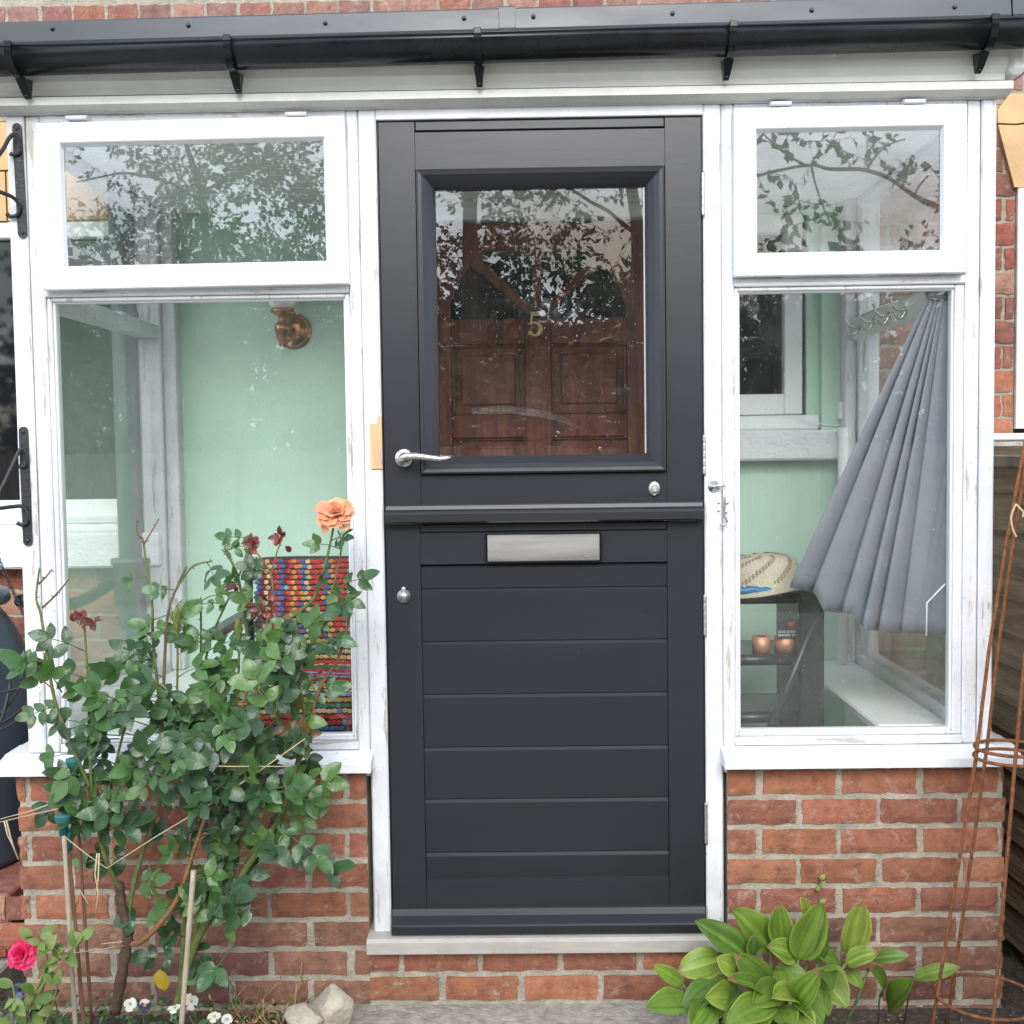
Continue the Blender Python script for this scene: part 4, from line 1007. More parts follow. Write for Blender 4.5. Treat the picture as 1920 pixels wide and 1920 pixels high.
text('BARRIER TAPE', (c.x+rr*.1, c.y-rr-.0046, c.z+.050), .0095, MT['print'], card)
# leaning pole
p = MB(); A, B = at(1545, 1120, .24), at(1415, 1440, .17)
p.tube([A, A.lerp(B, .5), B], [.0115, .0125, .0125], 14)
tag(p.build('leaning_pole', MT['blacktube']), 'dark pole leaning across the shelf rack under the grey cloth', 'pole')
# switch box + cable by the right corner post
bxp = at(1581, 770, YB-.03)
sk = thing('junction_box', (bxp.x, YB-.03, bxp.z), 'small white junction box with a thin cable on the green wall', 'junction box')
p = MB(); p.box(bxp.x-.016, bxp.x+.018, YB-.045, YB-.0125, bxp.z-.028, bxp.z+.030, .003); p.build('cover', MT['white_in'], sk)
p = MB(); scroll(p, [at(1500, 782, YB-.02), at(1520, 790, YB-.02), at(1545, 796, YB-.02), at(1575, 797, YB-.02), at(1581, 786, YB-.02)], .0022); p.build('cable', MT['white_in'], sk)
p = MB(); p.tube([(1.018, .95, .7015), (1.018, .95, 1.5)], .017, 14)
tag(p.build('curtain_pole', MT['white_in']), 'plain white tube standing upright in the back right corner of the porch', 'tube')
# clear film on the inner door
p = MB(); vs = []; A = [(885, 768), (950, 764), (1020, 772), (1075, 790), (1120, 832)]
for i, (a, b) in enumerate(A):
    for k in range(6): vs.append(at(a+(k-2.5)*(.5+i*.9), b+k*3.2-4, YB-.015-.006*((i*7+k*5) % 4)))
p.add(vs, [(i*6+k, i*6+k+1, (i+1)*6+k+1, (i+1)*6+k) for i in range(4) for k in range(5)], smooth=True)
tag(p.build('clear_wrapper', MT['film'], recalc=False), 'crumpled clear plastic wrapper hanging on the mahogany door behind the glass', 'wrapper')

# ================================================================== RIGHT: fence and obelisk
fx = 1.34
fence = thing('lap_fence', (fx, 0, 0), 'dark brown lapped board fence to the right of the porch', 'fence')
p = MB(); z = .02; r = random.Random(8)
while z < 1.36:
    h = .115; y0, y1 = -1.6, 1.03; n = 26; vs = []
    j0 = r.uniform(-.006, .006)
    for i in range(n+1):
        y = y0+(y1-y0)*i/n; wv = .008*mnoise.noise(Vector((y*3, z*9, 0)))
        vs += [(fx-.016, y, z+wv+j0), (fx-.004, y, z+h+.02+j0), (fx+.006, y, z+h+.02+j0), (fx+.002, y, z+wv+j0)]
    p.add(vs, [(i*4+k, i*4+(k+1) % 4, (i+1)*4+(k+1) % 4, (i+1)*4+k) for i in range(n) for k in range(4)])
    z += .098
p.build('boards', MT['fence'], fence)
p = MB(); p.box(fx-.03, fx+.03, -1.6, 1.03, 1.372, 1.408, .004); p.build('capping', MT['fence_grey'], fence)
p = MB(); p.box(fx+.006, fx+.08, -1.7, 1.03, -.04, .10, .004); p.build('gravel_board', MT['fence'], fence)
OY = -.22
def ob(px_, py_, y=OY): return at(px_, py_, y)
c1, c2_ = ob(1893, 1420), ob(1850, 1868); ap = c1+(c1-c2_)*1.75; ap.y = OY
obl = thing('plant_obelisk', (c2_.x, OY, -.03), 'rusty iron plant obelisk standing on gravel at the right edge', 'obelisk')
r1 = (ob(1893, 1420).x-ob(1830, 1420).x); r2 = (ob(1850, 1868).x-ob(1757, 1868).x)
for hc_, rr in ((c1, r1), (c1+Vector((0, 0, .022)), r1*.98), (c2_, r2)):
    mb = MB(); mb.tube([hc_+Vector((math.cos(a)*rr, math.sin(a)*rr, 0)) for a in [2*PI*i/40 for i in range(41)]], .0042, 8, cap=False); mb.build('hoop', MT['rust'], obl)
for ang in (PI, PI*1.42, PI*.60, 0.0):
    d = Vector((math.cos(ang), math.sin(ang), 0)); foot = c2_+(c2_-c1)*.25; r3 = r2+(r2-r1)*.25
    pts = [foot+d*r3, c2_+d*r2, c1+d*r1]
    for t in (.25, .5, .7, .85, 1.0): pts.append(c1.lerp(ap, t)+d*r1*(1-t**1.8)*1.0)
    mb = MB(); mb.tube(pts, .0046, 8); mb.build('leg', MT['rust'], obl)
mb = MB(); tw = ob(1908, 945, OY-.07)
scroll(mb, [tw+Vector(q) for q in ((-.004, 0, .0), (-.016, -.004, -.03), (-.012, -.006, -.06), (-.004, -.006, -.075))], .0022); scroll(mb, [tw+Vector(q) for q in ((-.004, 0, 0), (.006, -.004, -.012), (.012, -.004, -.02), (.010, -.004, -.03))], .0022)
mb.build('twine_tie', MT['twine'], obl)

# ================================================================== PLANTS
def jit(v, s, r): return v+Vector((r.uniform(-s, s), r.uniform(-s, s), r.uniform(-s, s)))
GREENS = [(.042, .105, .032), (.050, .122, .037), (.029, .074, .027), (.064, .14, .037), (.085, .175, .044), (.036, .09, .033)]
rose = thing('rose_bush', (at(230, 1880, -.3).x, -.3, -.02), 'tall leafy rose bush with one peach bloom in front of the left window', 'rose bush')
stems = MB(); fol = MB(); rr_ = random.Random(21)
def spline(pts, k=6):
    pts = [Vector(p) for p in pts]; sp = []
    for i in range(len(pts)-1):
        p0, p1, p2, p3 = pts[max(0, i-1)], pts[i], pts[i+1], pts[min(len(pts)-1, i+2)]
        for q in range(k):
            t = q/k; sp.append(.5*((2*p1)+(-p0+p2)*t+(2*p0-5*p1+4*p2-p3)*t*t+(-p0+3*p1-3*p2+p3)*t**3))
    sp.append(pts[-1]); return sp
rose_shape = lambda t: min(1, 2.08*t**.55*(1-t)**.85)
def rose_leaf(mb, base, d, r, scale=1., col=None, cnt=None):
    """compound leaf: leaflets along a short stalk"""
    if base.x > at(640, 1200, -.22).x and d.x > -.2: d = Vector((-abs(d.x)-.3, d.y, d.z))
    d = Vector(d).normalized(); L = r.uniform(.06, .10)*scale; k = cnt or r.choice((5, 5, 7, 3))
    sd = d.cross(Vector((0, -1, .2))).normalized(); nrm = sd.cross(d)
    if nrm.y > 0: nrm = -nrm
    nrm = (nrm+Vector((r.uniform(-.5, .5), -r.uniform(.0, .6), r.uniform(.2, 1.0)))).normalized()
    sd = d.cross(nrm).normalized()
    tip = base+d*L; mid = base+d*L*.5
    stems.tube([base, mid+Vector((0, 0, .004)), tip], [.0016, .0013, .001], 5, (.10, .14, .05))
    g_ = col or r.choice(GREENS)
    def one(b, dd, sc):
        gg = r.uniform(.8, 1.25); c = tuple(x*gg for x in g_)
        Ln = r.uniform(.044, .066)*scale*sc
        mb.leaf(b, dd, jit(nrm, .45, r), Ln, Ln*r.uniform(.62, .78), c, r.uniform(.05, .35), r.uniform(.1, .7), 6, asym=r.uniform(0, 6), wav=.25, shape=rose_shape)
    one(tip, jit(d, .15, r), 1.1)
    for i in range((k-1)//2):
        b = base+d*L*(.9-.42*i)
        for s_ in (-1, 1): one(b, (d*.55+sd*s_*.9), .95-.12*i)
STEMS = [  # px, py, depth ; base radius
 ([(215, 1900, -.30), (235, 1790, -.30), (240, 1745, -.30), (228, 1700, -.30), (224, 1655, -.30)], .0135, .012, 'old'),
 ([(224, 1668, -.30), (195, 1600, -.32), (172, 1490, -.33), (135, 1400, -.34), (102, 1310, -.34), (86, 1210, -.34), (76, 1150, -.33), (68, 1120, -.33), (74, 1065, -.33)], .006, .0022, 'g'),
 ([(79, 1140, -.34), (105, 1115, -.34), (130, 1085, -.35)], .0028, .0016, 'b'), ([(72, 1095, -.33), (86, 1082, -.33), (97, 1068, -.33)], .0025, .0016, 'b'),
 ([(238, 1770, -.30), (272, 1760, -.31), (330, 1690, -.30), (365, 1590, -.28), (400, 1490, -.26), (440, 1370, -.25), (480, 1240, -.24), (505, 1150, -.24)], .0075, .0025, 'o'),
 ([(240, 1720, -.29), (255, 1640, -.28), (290, 1530, -.27), (312, 1460, -.26), (300, 1330, -.25), (287, 1200, -.24), (285, 1130, -.24), (272, 1040, -.24), (268, 1010, -.24)], .0065, .0022, 'g'),
 ([(268, 1012, -.24), (258, 1000, -.25), (256, 975, -.25)], .002, .0015, 'b'), ([(270, 1020, -.24), (285, 995, -.25), (298, 972, -.25)], .002, .0015, 'o'),
 ([(305, 1350, -.25), (309, 1230, -.25), (315, 1150, -.26), (332, 1100, -.26), (350, 1062, -.27)], .0045, .002, 'b'), ([(330, 1105, -.26), (360, 1063, -.27), (398, 1052, -.28)], .0028, .002, 'g'),
 ([(330, 1890, -.24), (370, 1760, -.24), (420, 1690, -.22), (480, 1600, -.21), (525, 1530, -.2), (555, 1440, -.2), (575, 1370, -.2), (560, 1270, -.2), (558, 1160, -.2), (590, 1120, -.21), (612, 1050, -.22), (626, 985, -.22)], .0105, .0024, 'g'),
 ([(575, 1370, -.2), (600, 1290, -.21), (636, 1230, -.22), (655, 1160, -.22), (668, 1108, -.22)], .0048, .0022, 'o'),
 ([(345, 1880, -.22), (372, 1720, -.20), (400, 1600, -.18), (420, 1500, -.18), (445, 1400, -.17), (470, 1300, -.17), (462, 1180, -.18), (448, 1090, -.18), (432, 1050, -.19), (416, 1030, -.19)], .0085, .002, 'g'),
 ([(446, 1085, -.18), (455, 1060, -.18), (472, 1005, -.18)], .0024, .0016, 'g'), ([(338, 1860, -.2), (350, 1700, -.17), (362, 1560, -.15), (372, 1430, -.15), (376, 1300, -.16), (377, 1190, -.17), (376, 1120, -.17)], .0078, .002, 'g'),
 ([(376, 1280, -.16), (395, 1200, -.17), (420, 1140, -.18), (436, 1110, -.18)], .0032, .002, 'g'), ([(436, 1390, -.2), (446, 1290, -.21), (448, 1212, -.22), (447, 1195, -.22)], .0036, .0022, 'g'),
 ([(320, 1450, -.24), (330, 1340, -.25), (333, 1240, -.26), (331, 1175, -.26)], .0036, .0022, 'g'), ([(505, 1260, -.2), (512, 1130, -.2), (507, 1075, -.2), (488, 1045, -.2), (470, 1020, -.2)], .0032, .0016, 'o'),
 ([(508, 1080, -.2), (518, 1040, -.2), (530, 1008, -.2)], .0022, .0014, 'o'), ([(172, 1490, -.33), (168, 1380, -.33), (165, 1280, -.33), (160, 1200, -.33), (158, 1170, -.33)], .0048, .002, 'g'),
 ([(200, 1610, -.31), (205, 1500, -.30), (220, 1420, -.29), (240, 1330, -.28), (232, 1270, -.28)], .0045, .002, 'g'), ([(560, 1250, -.2), (600, 1180, -.21), (620, 1120, -.21), (640, 1030, -.22), (634, 995, -.22)], .0036, .0018, 'g'),
 ([(420, 1690, -.22), (500, 1680, -.23), (560, 1640, -.24)], .0028, .0014, 'g'), ([(400, 1500, -.2), (470, 1400, -.2), (540, 1320, -.2), (570, 1220, -.2)], .004, .002, 'g')]
SC = {'old': (.085, .055, .035), 'g': (.12, .15, .045), 'b': (.13, .10, .055), 'o': (.22, .115, .05)}
for k, (pp, ra, rb, kind) in enumerate(STEMS):
    w_ = spline([at(a, b, y) for a, b, y in pp]); n = len(w_)
    stems.tube(w_, [(ra+(rb-ra)*i/(n-1))*(1+(.16*math.sin(i*2.3) if kind == 'old' else 0)) for i in range(n)], 8, SC[kind])
    for i in range(1, n-1):        # thorns
        if rr_.random() < (.7 if kind == 'old' else .3):
            d = (w_[i]-w_[i-1]).normalized(); o_ = jit(Vector(), 1, rr_).cross(d).normalized(); stems.tube([w_[i], w_[i]+o_*(.013 if kind == 'old' else .009)], [.0022, .0003], 4, (.16, .09, .045))
    if kind == 'old': continue
    acc = 0
    for i in range(2, n):
        acc += (w_[i]-w_[i-1]).length
        zz = w_[i].z
        step = .058 if zz < .92 else .095
        if zz < .42: step = .085
        if k == 1 and zz > 1.02: continue
        if acc > step:
            acc = 0; a = rr_.uniform(0, 2*PI); d = Vector((math.cos(a), -abs(math.sin(a))*.5+.1, rr_.uniform(-.25, .45)))
            s_ = rr_.uniform(.8, 1.1) if zz < 1.0 else rr_.uniform(.55, .85)
            rose_leaf(fol, w_[i], d, rr_, s_)
# extra leaves that fill the body of the bush
for cxp, cyp, rxp, ryp, y0, y1, num in ((340, 1400, 215, 100, -.42, -.14, 66), (440, 1530, 115, 100, -.36, -.12, 30), (240, 1480, 120, 60, -.40, -.2, 9), (430, 1280, 150, 80, -.3, -.15, 13), (150, 1300, 60, 90, -.4, -.28, 4), (590, 1200, 70, 100, -.28, -.18, 8), (540, 1590, 55, 50, -.3, -.2, 5), (430, 1700, 80, 80, -.32, -.18, 12), (250, 1270, 80, 80, -.36, -.22, 9), (450, 1800, 40, 40, -.3, -.2, 3)):
    for _ in range(int(num*.72)):
        a, q = rr_.uniform(0, 2*PI), math.sqrt(rr_.random())
        b = at(cxp+rxp*q*math.cos(a), cyp+ryp*q*math.sin(a), rr_.uniform(y0, y1))
        d = Vector((rr_.uniform(-1, 1), rr_.uniform(-.8, .1), rr_.uniform(-.6, .5)))
        rose_leaf(fol, b, d, rr_, rr_.uniform(.8, 1.15))
# red young shoots
for a, b, y in ((470, 1128, -.22), (490, 1145, -.23), (505, 1135, -.22), (478, 1150, -.23), (500, 1160, -.22), (440, 1105, -.2), (160, 1172, -.34), (150, 1165, -.34), (178, 1165, -.34), (520, 1005, -.2), (528, 1015, -.2), (470, 1022, -.2), (480, 1025, -.2), (545, 1370, -.24), (570, 1385, -.24), (550, 1320, -.23)):
    redf = MB()
    for _ in range(4):
        big = b > 1300; c = rr_.choice([(.16, .022, .020), (.20, .03, .025), (.11, .03, .025)]) if not big else rr_.choice([(.16, .10, .04), (.10, .12, .04)])
        Ln = rr_.uniform(.022, .038)*(1.6 if big else 1)
        redf.leaf(jit(at(a, b, y), .012, rr_), jit(Vector((0, -.2, .3)), .9, rr_), jit(Vector((0, -1, .5)), .5, rr_), Ln, Ln*.5, c, .3, .5, 4)
    redf.build('red_shoot' if not big else 'bronze_leaves', MT['leaf'], rose, recalc=False)
stems.build('stems', MT['stem'], rose); fol.build('foliage', MT['leaf'], rose, recalc=False);
yl = MB()
for a, b in ((308, 1845), (305, 1840)):
    yl.leaf(at(a-6, b-22, -.3), (.15, -.1, -1), (0, -1, .2), .05, .035, (.42, .30, .03), .2, .3, 5)
yl.build('yellow_leaf', MT['leaf'], rose, recalc=False)
def bud(px_, py_, y):
    mb = MB(); c = at(px_, py_, y); mb.lathe([(0, -.022), (.004, -.020), (.006, -.014), (.0075, -.004), (.0105, .004), (.010, .014), (.005, .028), (0, .036)], c, n=12, col=(.20, .24, .06))
    for i in range(5):
        a = 2*PI*i/5; d = Vector((math.cos(a), math.sin(a), 0)); mb.leaf(c+Vector((0, 0, -.006))+d*.007, (d*.25+Vector((0, 0, 1))), d, .036, .008, (.13, .20, .06), .1, -.1, 3)
    mb.build('rose_bud', MT['petal'], rose)
bud(331, 1165, -.26); bud(447, 1185, -.22); bud(531, 1290, -.26)
def rosebloom(c, R, cols, parent, name, r, face=Vector((0, -1, .5)), lay=((0.25, 4), (.5, 6), (.8, 8), (1.0, 9))):
    mb = MB(); f_ = face.normalized(); u_ = f_.orthogonal().normalized(); v_ = f_.cross(u_)
    for li, (q, cnt) in enumerate(lay):
        for i in range(cnt):
            a = 2*PI*(i+.5*li)/cnt+r.uniform(-.25, .25); d = u_*math.cos(a)+v_*math.sin(a)
            op = q*1.15; dd = (d*op+f_*(1.1-q*.95)).normalized(); col = r.choice(cols); gg = r.uniform(.9, 1.1)
            L = R*(.75+.45*q)*r.uniform(.85, 1.1)
            mb.leaf(c+d*R*.08*q-f_*R*.1*q, dd, (f_-d*.6*(1-q)).normalized(), L, L*1.05, tuple(x*gg for x in col), .35, .35*q+.1*r.random(), 5, shape=lambda t: (.25+.75*min(1, t*1.6))*(1 if t < .85 else max(.0, 1-((t-.85)/.15)**2*.85)), wav=.5, asym=r.uniform(0, 6))
    return mb.build(name, MT['petal'], parent, recalc=False)
PE = [(.82, .40, .20), (.84, .47, .28), (.86, .56, .36), (.82, .36, .22)]
rosebloom(at(630, 962, -.23), .038, PE, rose, 'rose_bloom', rr_, Vector((0, -1, .9)))
mb = MB()
for q in ((-.045, -.022, -.010), (.045, -.01, .004), (.026, -.02, -.020), (-.022, -.02, -.022), (-.05, 0, .012)):
    mb.leaf(at(628, 962, -.23)+Vector((q[0]*.3, 0, q[2])), (q[0], -.3*abs(q[0]), q[2]*.6), (0, -1, .7), .040, .034, rr_.choice(PE), .3, .8, 5, wav=.6, asym=q[0]*90)
mb.build('loose_petals', MT['petal'], rose, recalc=False)

# small pink rose and variegated leaves, lower left
pk = thing('pink_rose', (at(60, 1900, -.48).x, -.48, -.02), 'low rose with one bright pink bloom and pale green leaves at the lower left', 'rose')
st = MB(); fo = MB(); r = random.Random(5)
PALE = [(.16, .24, .06), (.20, .28, .09), (.12, .20, .05), (.26, .30, .12)]
for pp in ([(60, 1920, -.48), (85, 1840, -.48), (110, 1790, -.49), (80, 1770, -.5), (50, 1760, -.5)], [(40, 1930, -.5), (62, 1870, -.5), (80, 1830, -.5), (88, 1790, -.5), (70, 1740, -.49)], [(110, 1800, -.48), (135, 1780, -.47), (160, 1760, -.46)], [(20, 1930, -.52), (28, 1880, -.52), (22, 1840, -.52)], [(80, 1930, -.5), (100, 1880, -.5), (108, 1840, -.5)]):
    w_ = spline([at(a, b, y) for a, b, y in pp]); st.tube(w_, [.003-.0015*i/len(w_) for i in range(len(w_))], 6, (.18, .2, .06))
    for q in w_[1::3]:
        for _ in range(2):
            L = r.uniform(.03, .055); fo.leaf(q, jit(Vector((0, -.3, .3)), .9, r), jit(Vector((0, -.7, .7)), .4, r), L, L*.5, r.choice(PALE), .25, .4, 5)
st.build('stems', MT['stem'], pk); fo.build('foliage', MT['leaf_broad'], pk, recalc=False)
rosebloom(at(42, 1790, -.5), .030, [(.75, .02, .12), (.80, .05, .18), (.82, .10, .25)], pk, 'rose_bloom', r, Vector((-.1, -1, .5)))
rosebloom(at(57, 1762, -.5), .012, [(.75, .03, .12)], pk, 'rose_bud', r, Vector((.2, -.6, 1)), ((.2, 4), (.4, 5)))

# pansies
def pansy(px_, py_, y, cols, dark, label, group, size=.018):
    c = at(px_, py_, y); root = thing('pansy', (c.x, y, -.02), label, 'pansy', group); mb = MB()
    f_ = jit(Vector((0, -1, .45)), .7, r).normalized(); u_ = Vector((1, 0, 0)); u_ = (u_-f_*u_.dot(f_)).normalized(); v_ = f_.cross(u_)
    if v_.z < 0: v_ = -v_
    for i, a in enumerate((55, 125, 180, 0, 270)):
        a = math.radians(a); d = u_*math.cos(a)+v_*math.sin(a); col = cols[min(i//2, len(cols)-1)]
        mb.leaf(c+f_*.001*i, d+f_*.15, f_, size*(1.15 if i == 4 else r.uniform(.85, 1.05)), size*r.uniform(.85, 1.05), tuple(x*r.uniform(.88, 1.08) for x in col), .15, r.uniform(.1, .5), 5, shape=lambda t: (.3+.7*min(1, t*1.7))*(1 if t < .8 else max(0, 1-((t-.8)/.2)**2)), wav=.5, asym=i)
    mb.build('bloom', MT['petal'], root, recalc=False)
    mb = MB(); mb.lathe([(0, 0), (.0045, .001), (.003, .003), (0, .004)], c+f_*.002, f_, 8, col=dark); mb.build('eye', MT['petal'], root)
    mb = MB(); mb.tube([c-f_*.002, c-f_*.012+Vector((0, 0, -.02)), Vector((c.x+r.uniform(-.02, .02), y+.02, -.02))], .0016, 6, (.1, .16, .05)); mb.build('stem', MT['stem'], root)
BLU = [(.16, .19, .34), (.12, .14, .28), (.22, .25, .40)]; WHT = [(.74, .76, .74), (.70, .73, .70), (.78, .78, .74)]; DKP = [(.05, .04, .12), (.07, .05, .14), (.10, .08, .2)]
pansy(38, 1855, -.47, BLU, (.02, .02, .05), 'slate blue pansy just below the pink rose', 'blue pansies'); pansy(30, 1905, -.5, BLU, (.02, .02, .05), 'slate blue pansy lowest at the left edge', 'blue pansies')
pansy(100, 1868, -.46, DKP, (.02, .02, .05), 'deep indigo pansy right of the pink rose leaves', 'blue pansies'); pansy(70, 1898, -.48, DKP, (.3, .2, .02), 'purple pansy between the blue ones at the bed edge', 'blue pansies')
pansy(243, 1884, -.34, WHT, (.5, .4, .1), 'white pansy right behind the rose trunk', 'white pansies'); pansy(271, 1886, -.34, [WHT[0], DKP[0], DKP[1]], (.5, .4, .1), 'white pansy with a dark violet top petal', 'white pansies')
pansy(360, 1876, -.32, WHT, (.5, .4, .1), 'tallest white pansy right of the pale bamboo cane', 'white pansies', .021); pansy(328, 1892, -.35, WHT, (.5, .4, .1), 'white pansy left of the pale bamboo cane', 'white pansies')
pansy(402, 1908, -.36, WHT, (.5, .4, .1), 'white pansy nearest the stones at the bed edge', 'white pansies'); pansy(425, 1912, -.36, WHT, (.5, .4, .1), 'white pansy lowest in the bed in front of the dry stalks', 'white pansies', .015)
# ground cover
gc = MB(); r = random.Random(14)
for _ in range(1500):
    x = r.uniform(-1.45, -.62); yy = r.uniform(-.62, -.06)
    if x > -.9 and r.random() < .25: continue
    h = r.uniform(.0, .085)*(1.0 if x < -.72 else .7); L = r.uniform(.012, .030); c = r.choice([(.05, .11, .03), (.07, .15, .04), (.10, .18, .06), (.04, .08, .03)])
    gc.leaf(Vector((x, yy, -.01+h)), jit(Vector((0, -.2, .4)), .9, r), jit(Vector((0, -.5, 1)), .5, r), L, L*.5, c, .2, .4, 3)
tag(gc.build('ground_cover', MT['leaf'], recalc=False), 'low leafy ground cover spreading over the flower bed', 'ground cover', kind='stuff')
ds = MB()
for _ in range(110):
    b = Vector((r.uniform(-.88, -.60), r.uniform(-.30, -.05), r.uniform(-.01, .02))); d = jit(Vector((0, 0, .5)), .8, r); L = r.uniform(.03, .09)
    m_ = b+d*L*.6; ds.tube([b, m_, m_+jit(d, .9, r)*L*.5], .0013, 4, r.choice([(.35, .24, .11), (.42, .30, .15), (.25, .15, .08)]))
for _ in range(120):
    ds.leaf(Vector((r.uniform(-.88, -.62), r.uniform(-.3, -.06), r.uniform(0, .05))), jit(Vector((0, 0, .2)), 1, r), jit(Vector((0, -.5, 1)), .6, r), .02, .008, r.choice([(.30, .19, .08), (.38, .26, .12)]), .3, .8, 3)
tag(ds.build('dry_stalks', MT['stem'], recalc=False), 'withered brown stalks lying at the foot of the wall', 'dry stalks', kind='stuff')

# broad leaved plants by the step
lily = thing('broad_leaf_plant', (at(1470, 1900, -.2).x, -.2, -.02), 'large clump of broad bright green leaves growing beside the doorstep', 'plant')
LV = [((545, 1050), (275, 870), 115), ((650, 1010), (460, 812), 140), ((715, 1000), (695, 780), 105), ((790, 1065), (912, 780), 135), ((890, 1085), (915, 880), 66), ((830, 850), (808, 755), 60), ((1045, 1045), (1112, 770), 118), ((1030, 1085), (1190, 1028), 88),
      ((1160, 1062), (1350, 1045), 60), ((1000, 1090), (855, 1018), 62), ((410, 1060), (188, 1128), 128), ((640, 1205), (478, 1035), 118), ((775, 1050), (635, 1000), 105), ((215, 1190), (66, 1096), 66), ((260, 1290), (30, 1302), 118), ((400, 1185), (198, 1345), 105),
      ((485, 1205), (255, 1390), 150), ((665, 1290), (430, 1395), 128), ((690, 1110), (745, 1268), 95), ((790, 1265), (660, 1250), 115), ((785, 1280), (908, 1115), 105), ((880, 1105), (1035, 1305), 138), ((790, 1250), (915, 1392), 105), ((1030, 1135), (1108, 1212), 74), ((675, 1110), (835, 1140), 66),
      ((625, 1240), (438, 1160), 84), ((520, 1300), (410, 1375), 90), ((560, 1040), (560, 940), 70), ((860, 1010), (740, 940), 70), ((700, 1300), (760, 1420), 110), ((900, 1240), (945, 1345), 60), ((480, 1130), (380, 1060), 90), ((600, 1330), (560, 1440), 120), ((700, 1200), (560, 1290), 120), ((450, 1250), (330, 1250), 120), ((830, 1180), (900, 1330), 110), ((760, 1330), (850, 1440), 120), ((340, 1290), (250, 1420), 120), ((480, 1360), (480, 1460), 120), ((930, 1130), (960, 1210), 80)]
lf = MB(); lst = MB(); r = random.Random(9); LC = [(.16, .265, .042), (.13, .23, .038), (.20, .30, .05), (.10, .19, .036), (.24, .33, .06)]
core = at(1470, 1905, -.20)
def zz(p, y): return at(1200+p[0]/2.667, 1400+p[1]/2.667, y)
def broad(mb, b, t, wpx, y, col):
    low = (b[1]+t[1])/2 > 1150; yt = y-(.10 if low else .03); A, B = zz(b, y), zz(t, yt); d = B-A; L = d.length; W = wpx*1.28/2.667/790
    nr = jit(Vector((0, -.75, .65)), .25, r); n_ = 9; nrm = (nr-d.normalized()*nr.dot(d.normalized())).normalized(); sd = d.normalized().cross(nrm); vs = []; m = 14
    bow = r.uniform(.04, .16)*L*(1 if low else .6); asym = r.uniform(0, 6)
    for i in range(n_+1):
        t_ = i/n_; wv = (math.sin(PI*t_**.85)**.62)*W*.5 if 0 < i < n_ else W*.02
        c = A+d*t_+nrm*(math.sin(PI*t_)*bow)
        for j in range(m+1):
            s_ = (j/m)*2-1; rib = .0011*math.cos(s_*22); vs.append(c+sd*(wv*s_)+nrm*(abs(s_)**1.4*wv*.32+rib+.06*W*math.sin(t_*8+asym+s_*2)*abs(s_)))
    ve = [r.uniform(.78, 1.22) for _ in range(m)]; burnt = r.random() < .45
    for j in range(m):
        for i in range(n_):
            k_ = ve[j]*(1.25 if j in (6, 7) else 1)*r.uniform(.94, 1.06); cc = tuple(x*k_ for x in col)
            if j in (0, m-1): cc = (cc[0]*1.25, cc[1]*1.12, cc[2]*1.2)
            if i == n_-1 and burnt: cc = (.30, .20, .08)
            mb.add([vs[q] for q in (i*(m+1)+j, i*(m+1)+j+1, (i+1)*(m+1)+j+1, (i+1)*(m+1)+j)], [(0, 1, 2, 3)], cc, 0, True)
    return A
ns_ = len(LV)
for i, (b, t, w_) in enumerate(LV):
    col = r.choice(LC); gg = r.uniform(.85, 1.15); y = -.13-.20*min(1, max(0, (b[1]-950)/380))+r.uniform(-.02, .02)
    A = broad(lf, b, t, w_, y, tuple(x*gg for x in col)); cc = core+jit(Vector(), .03, r); cc.z = -.02
    if abs(A.x-core.x) > .18: cc.x = core.x+.14*(1 if A.x > core.x else -1)
    lst.tube([cc, cc.lerp(A, .6)+Vector((0, -.01, .0)), A], [.004, .0035, .003], 6, (.13, .19, .06))
lf.build('foliage', MT['leaf_broad'], lily, recalc=False, weld=True); lst.build('stems', MT['stem'], lily)
for base, leaves, lab in (((1190, 1335), [((1200, 1240), (1143, 1088), 80)], 'single upright broad leaf on a dark stalk right of the big clump'), ((1316, 1335), [((1240, 1305), (1372, 1168), 108), ((1368, 1158), (1605, 1102), 66)], 'seedling with two broad leaves close to the obelisk')):
    b_ = zz(base, -.12); rt = thing('broad_leaf_seedling', (b_.x, -.12, -.02), lab, 'plant', 'broad leaf seedlings by the wall'); mb = MB(); ms = MB()
    for q in leaves:
        A = broad(mb, *q, -.12, r.choice(LC[:3])); ms.tube([Vector((b_.x, -.12, -.02)), b_.lerp(A, .6), A], .0022, 6, (.06, .05, .03))
    mb.build('foliage', MT['leaf_broad'], rt, recalc=False, weld=True); ms.build('stem', MT['stem'], rt)
wd = MB(); b_ = at(1536, 1690, -.02); wd.tube([at(1537, 1745, -.02), at(1535, 1700, -.025), b_, at(1541, 1645, -.03)], .0012, 5, (.15, .2, .06))
for a, b in ((1550, 1692), (1545, 1648), (1532, 1670), (1546, 1660)): wd.leaf(at(1537, b, -.025), (at(a, b, -.03)-at(1537, b+6, -.025)), (0, -1, .4), .02, .012, (.20, .30, .08), .2, .3, 4)
tag(wd.build('weed_sprig', MT['stem'], recalc=False), 'tiny green weed sprig growing out of the brickwork above the broad leaves', 'weed')

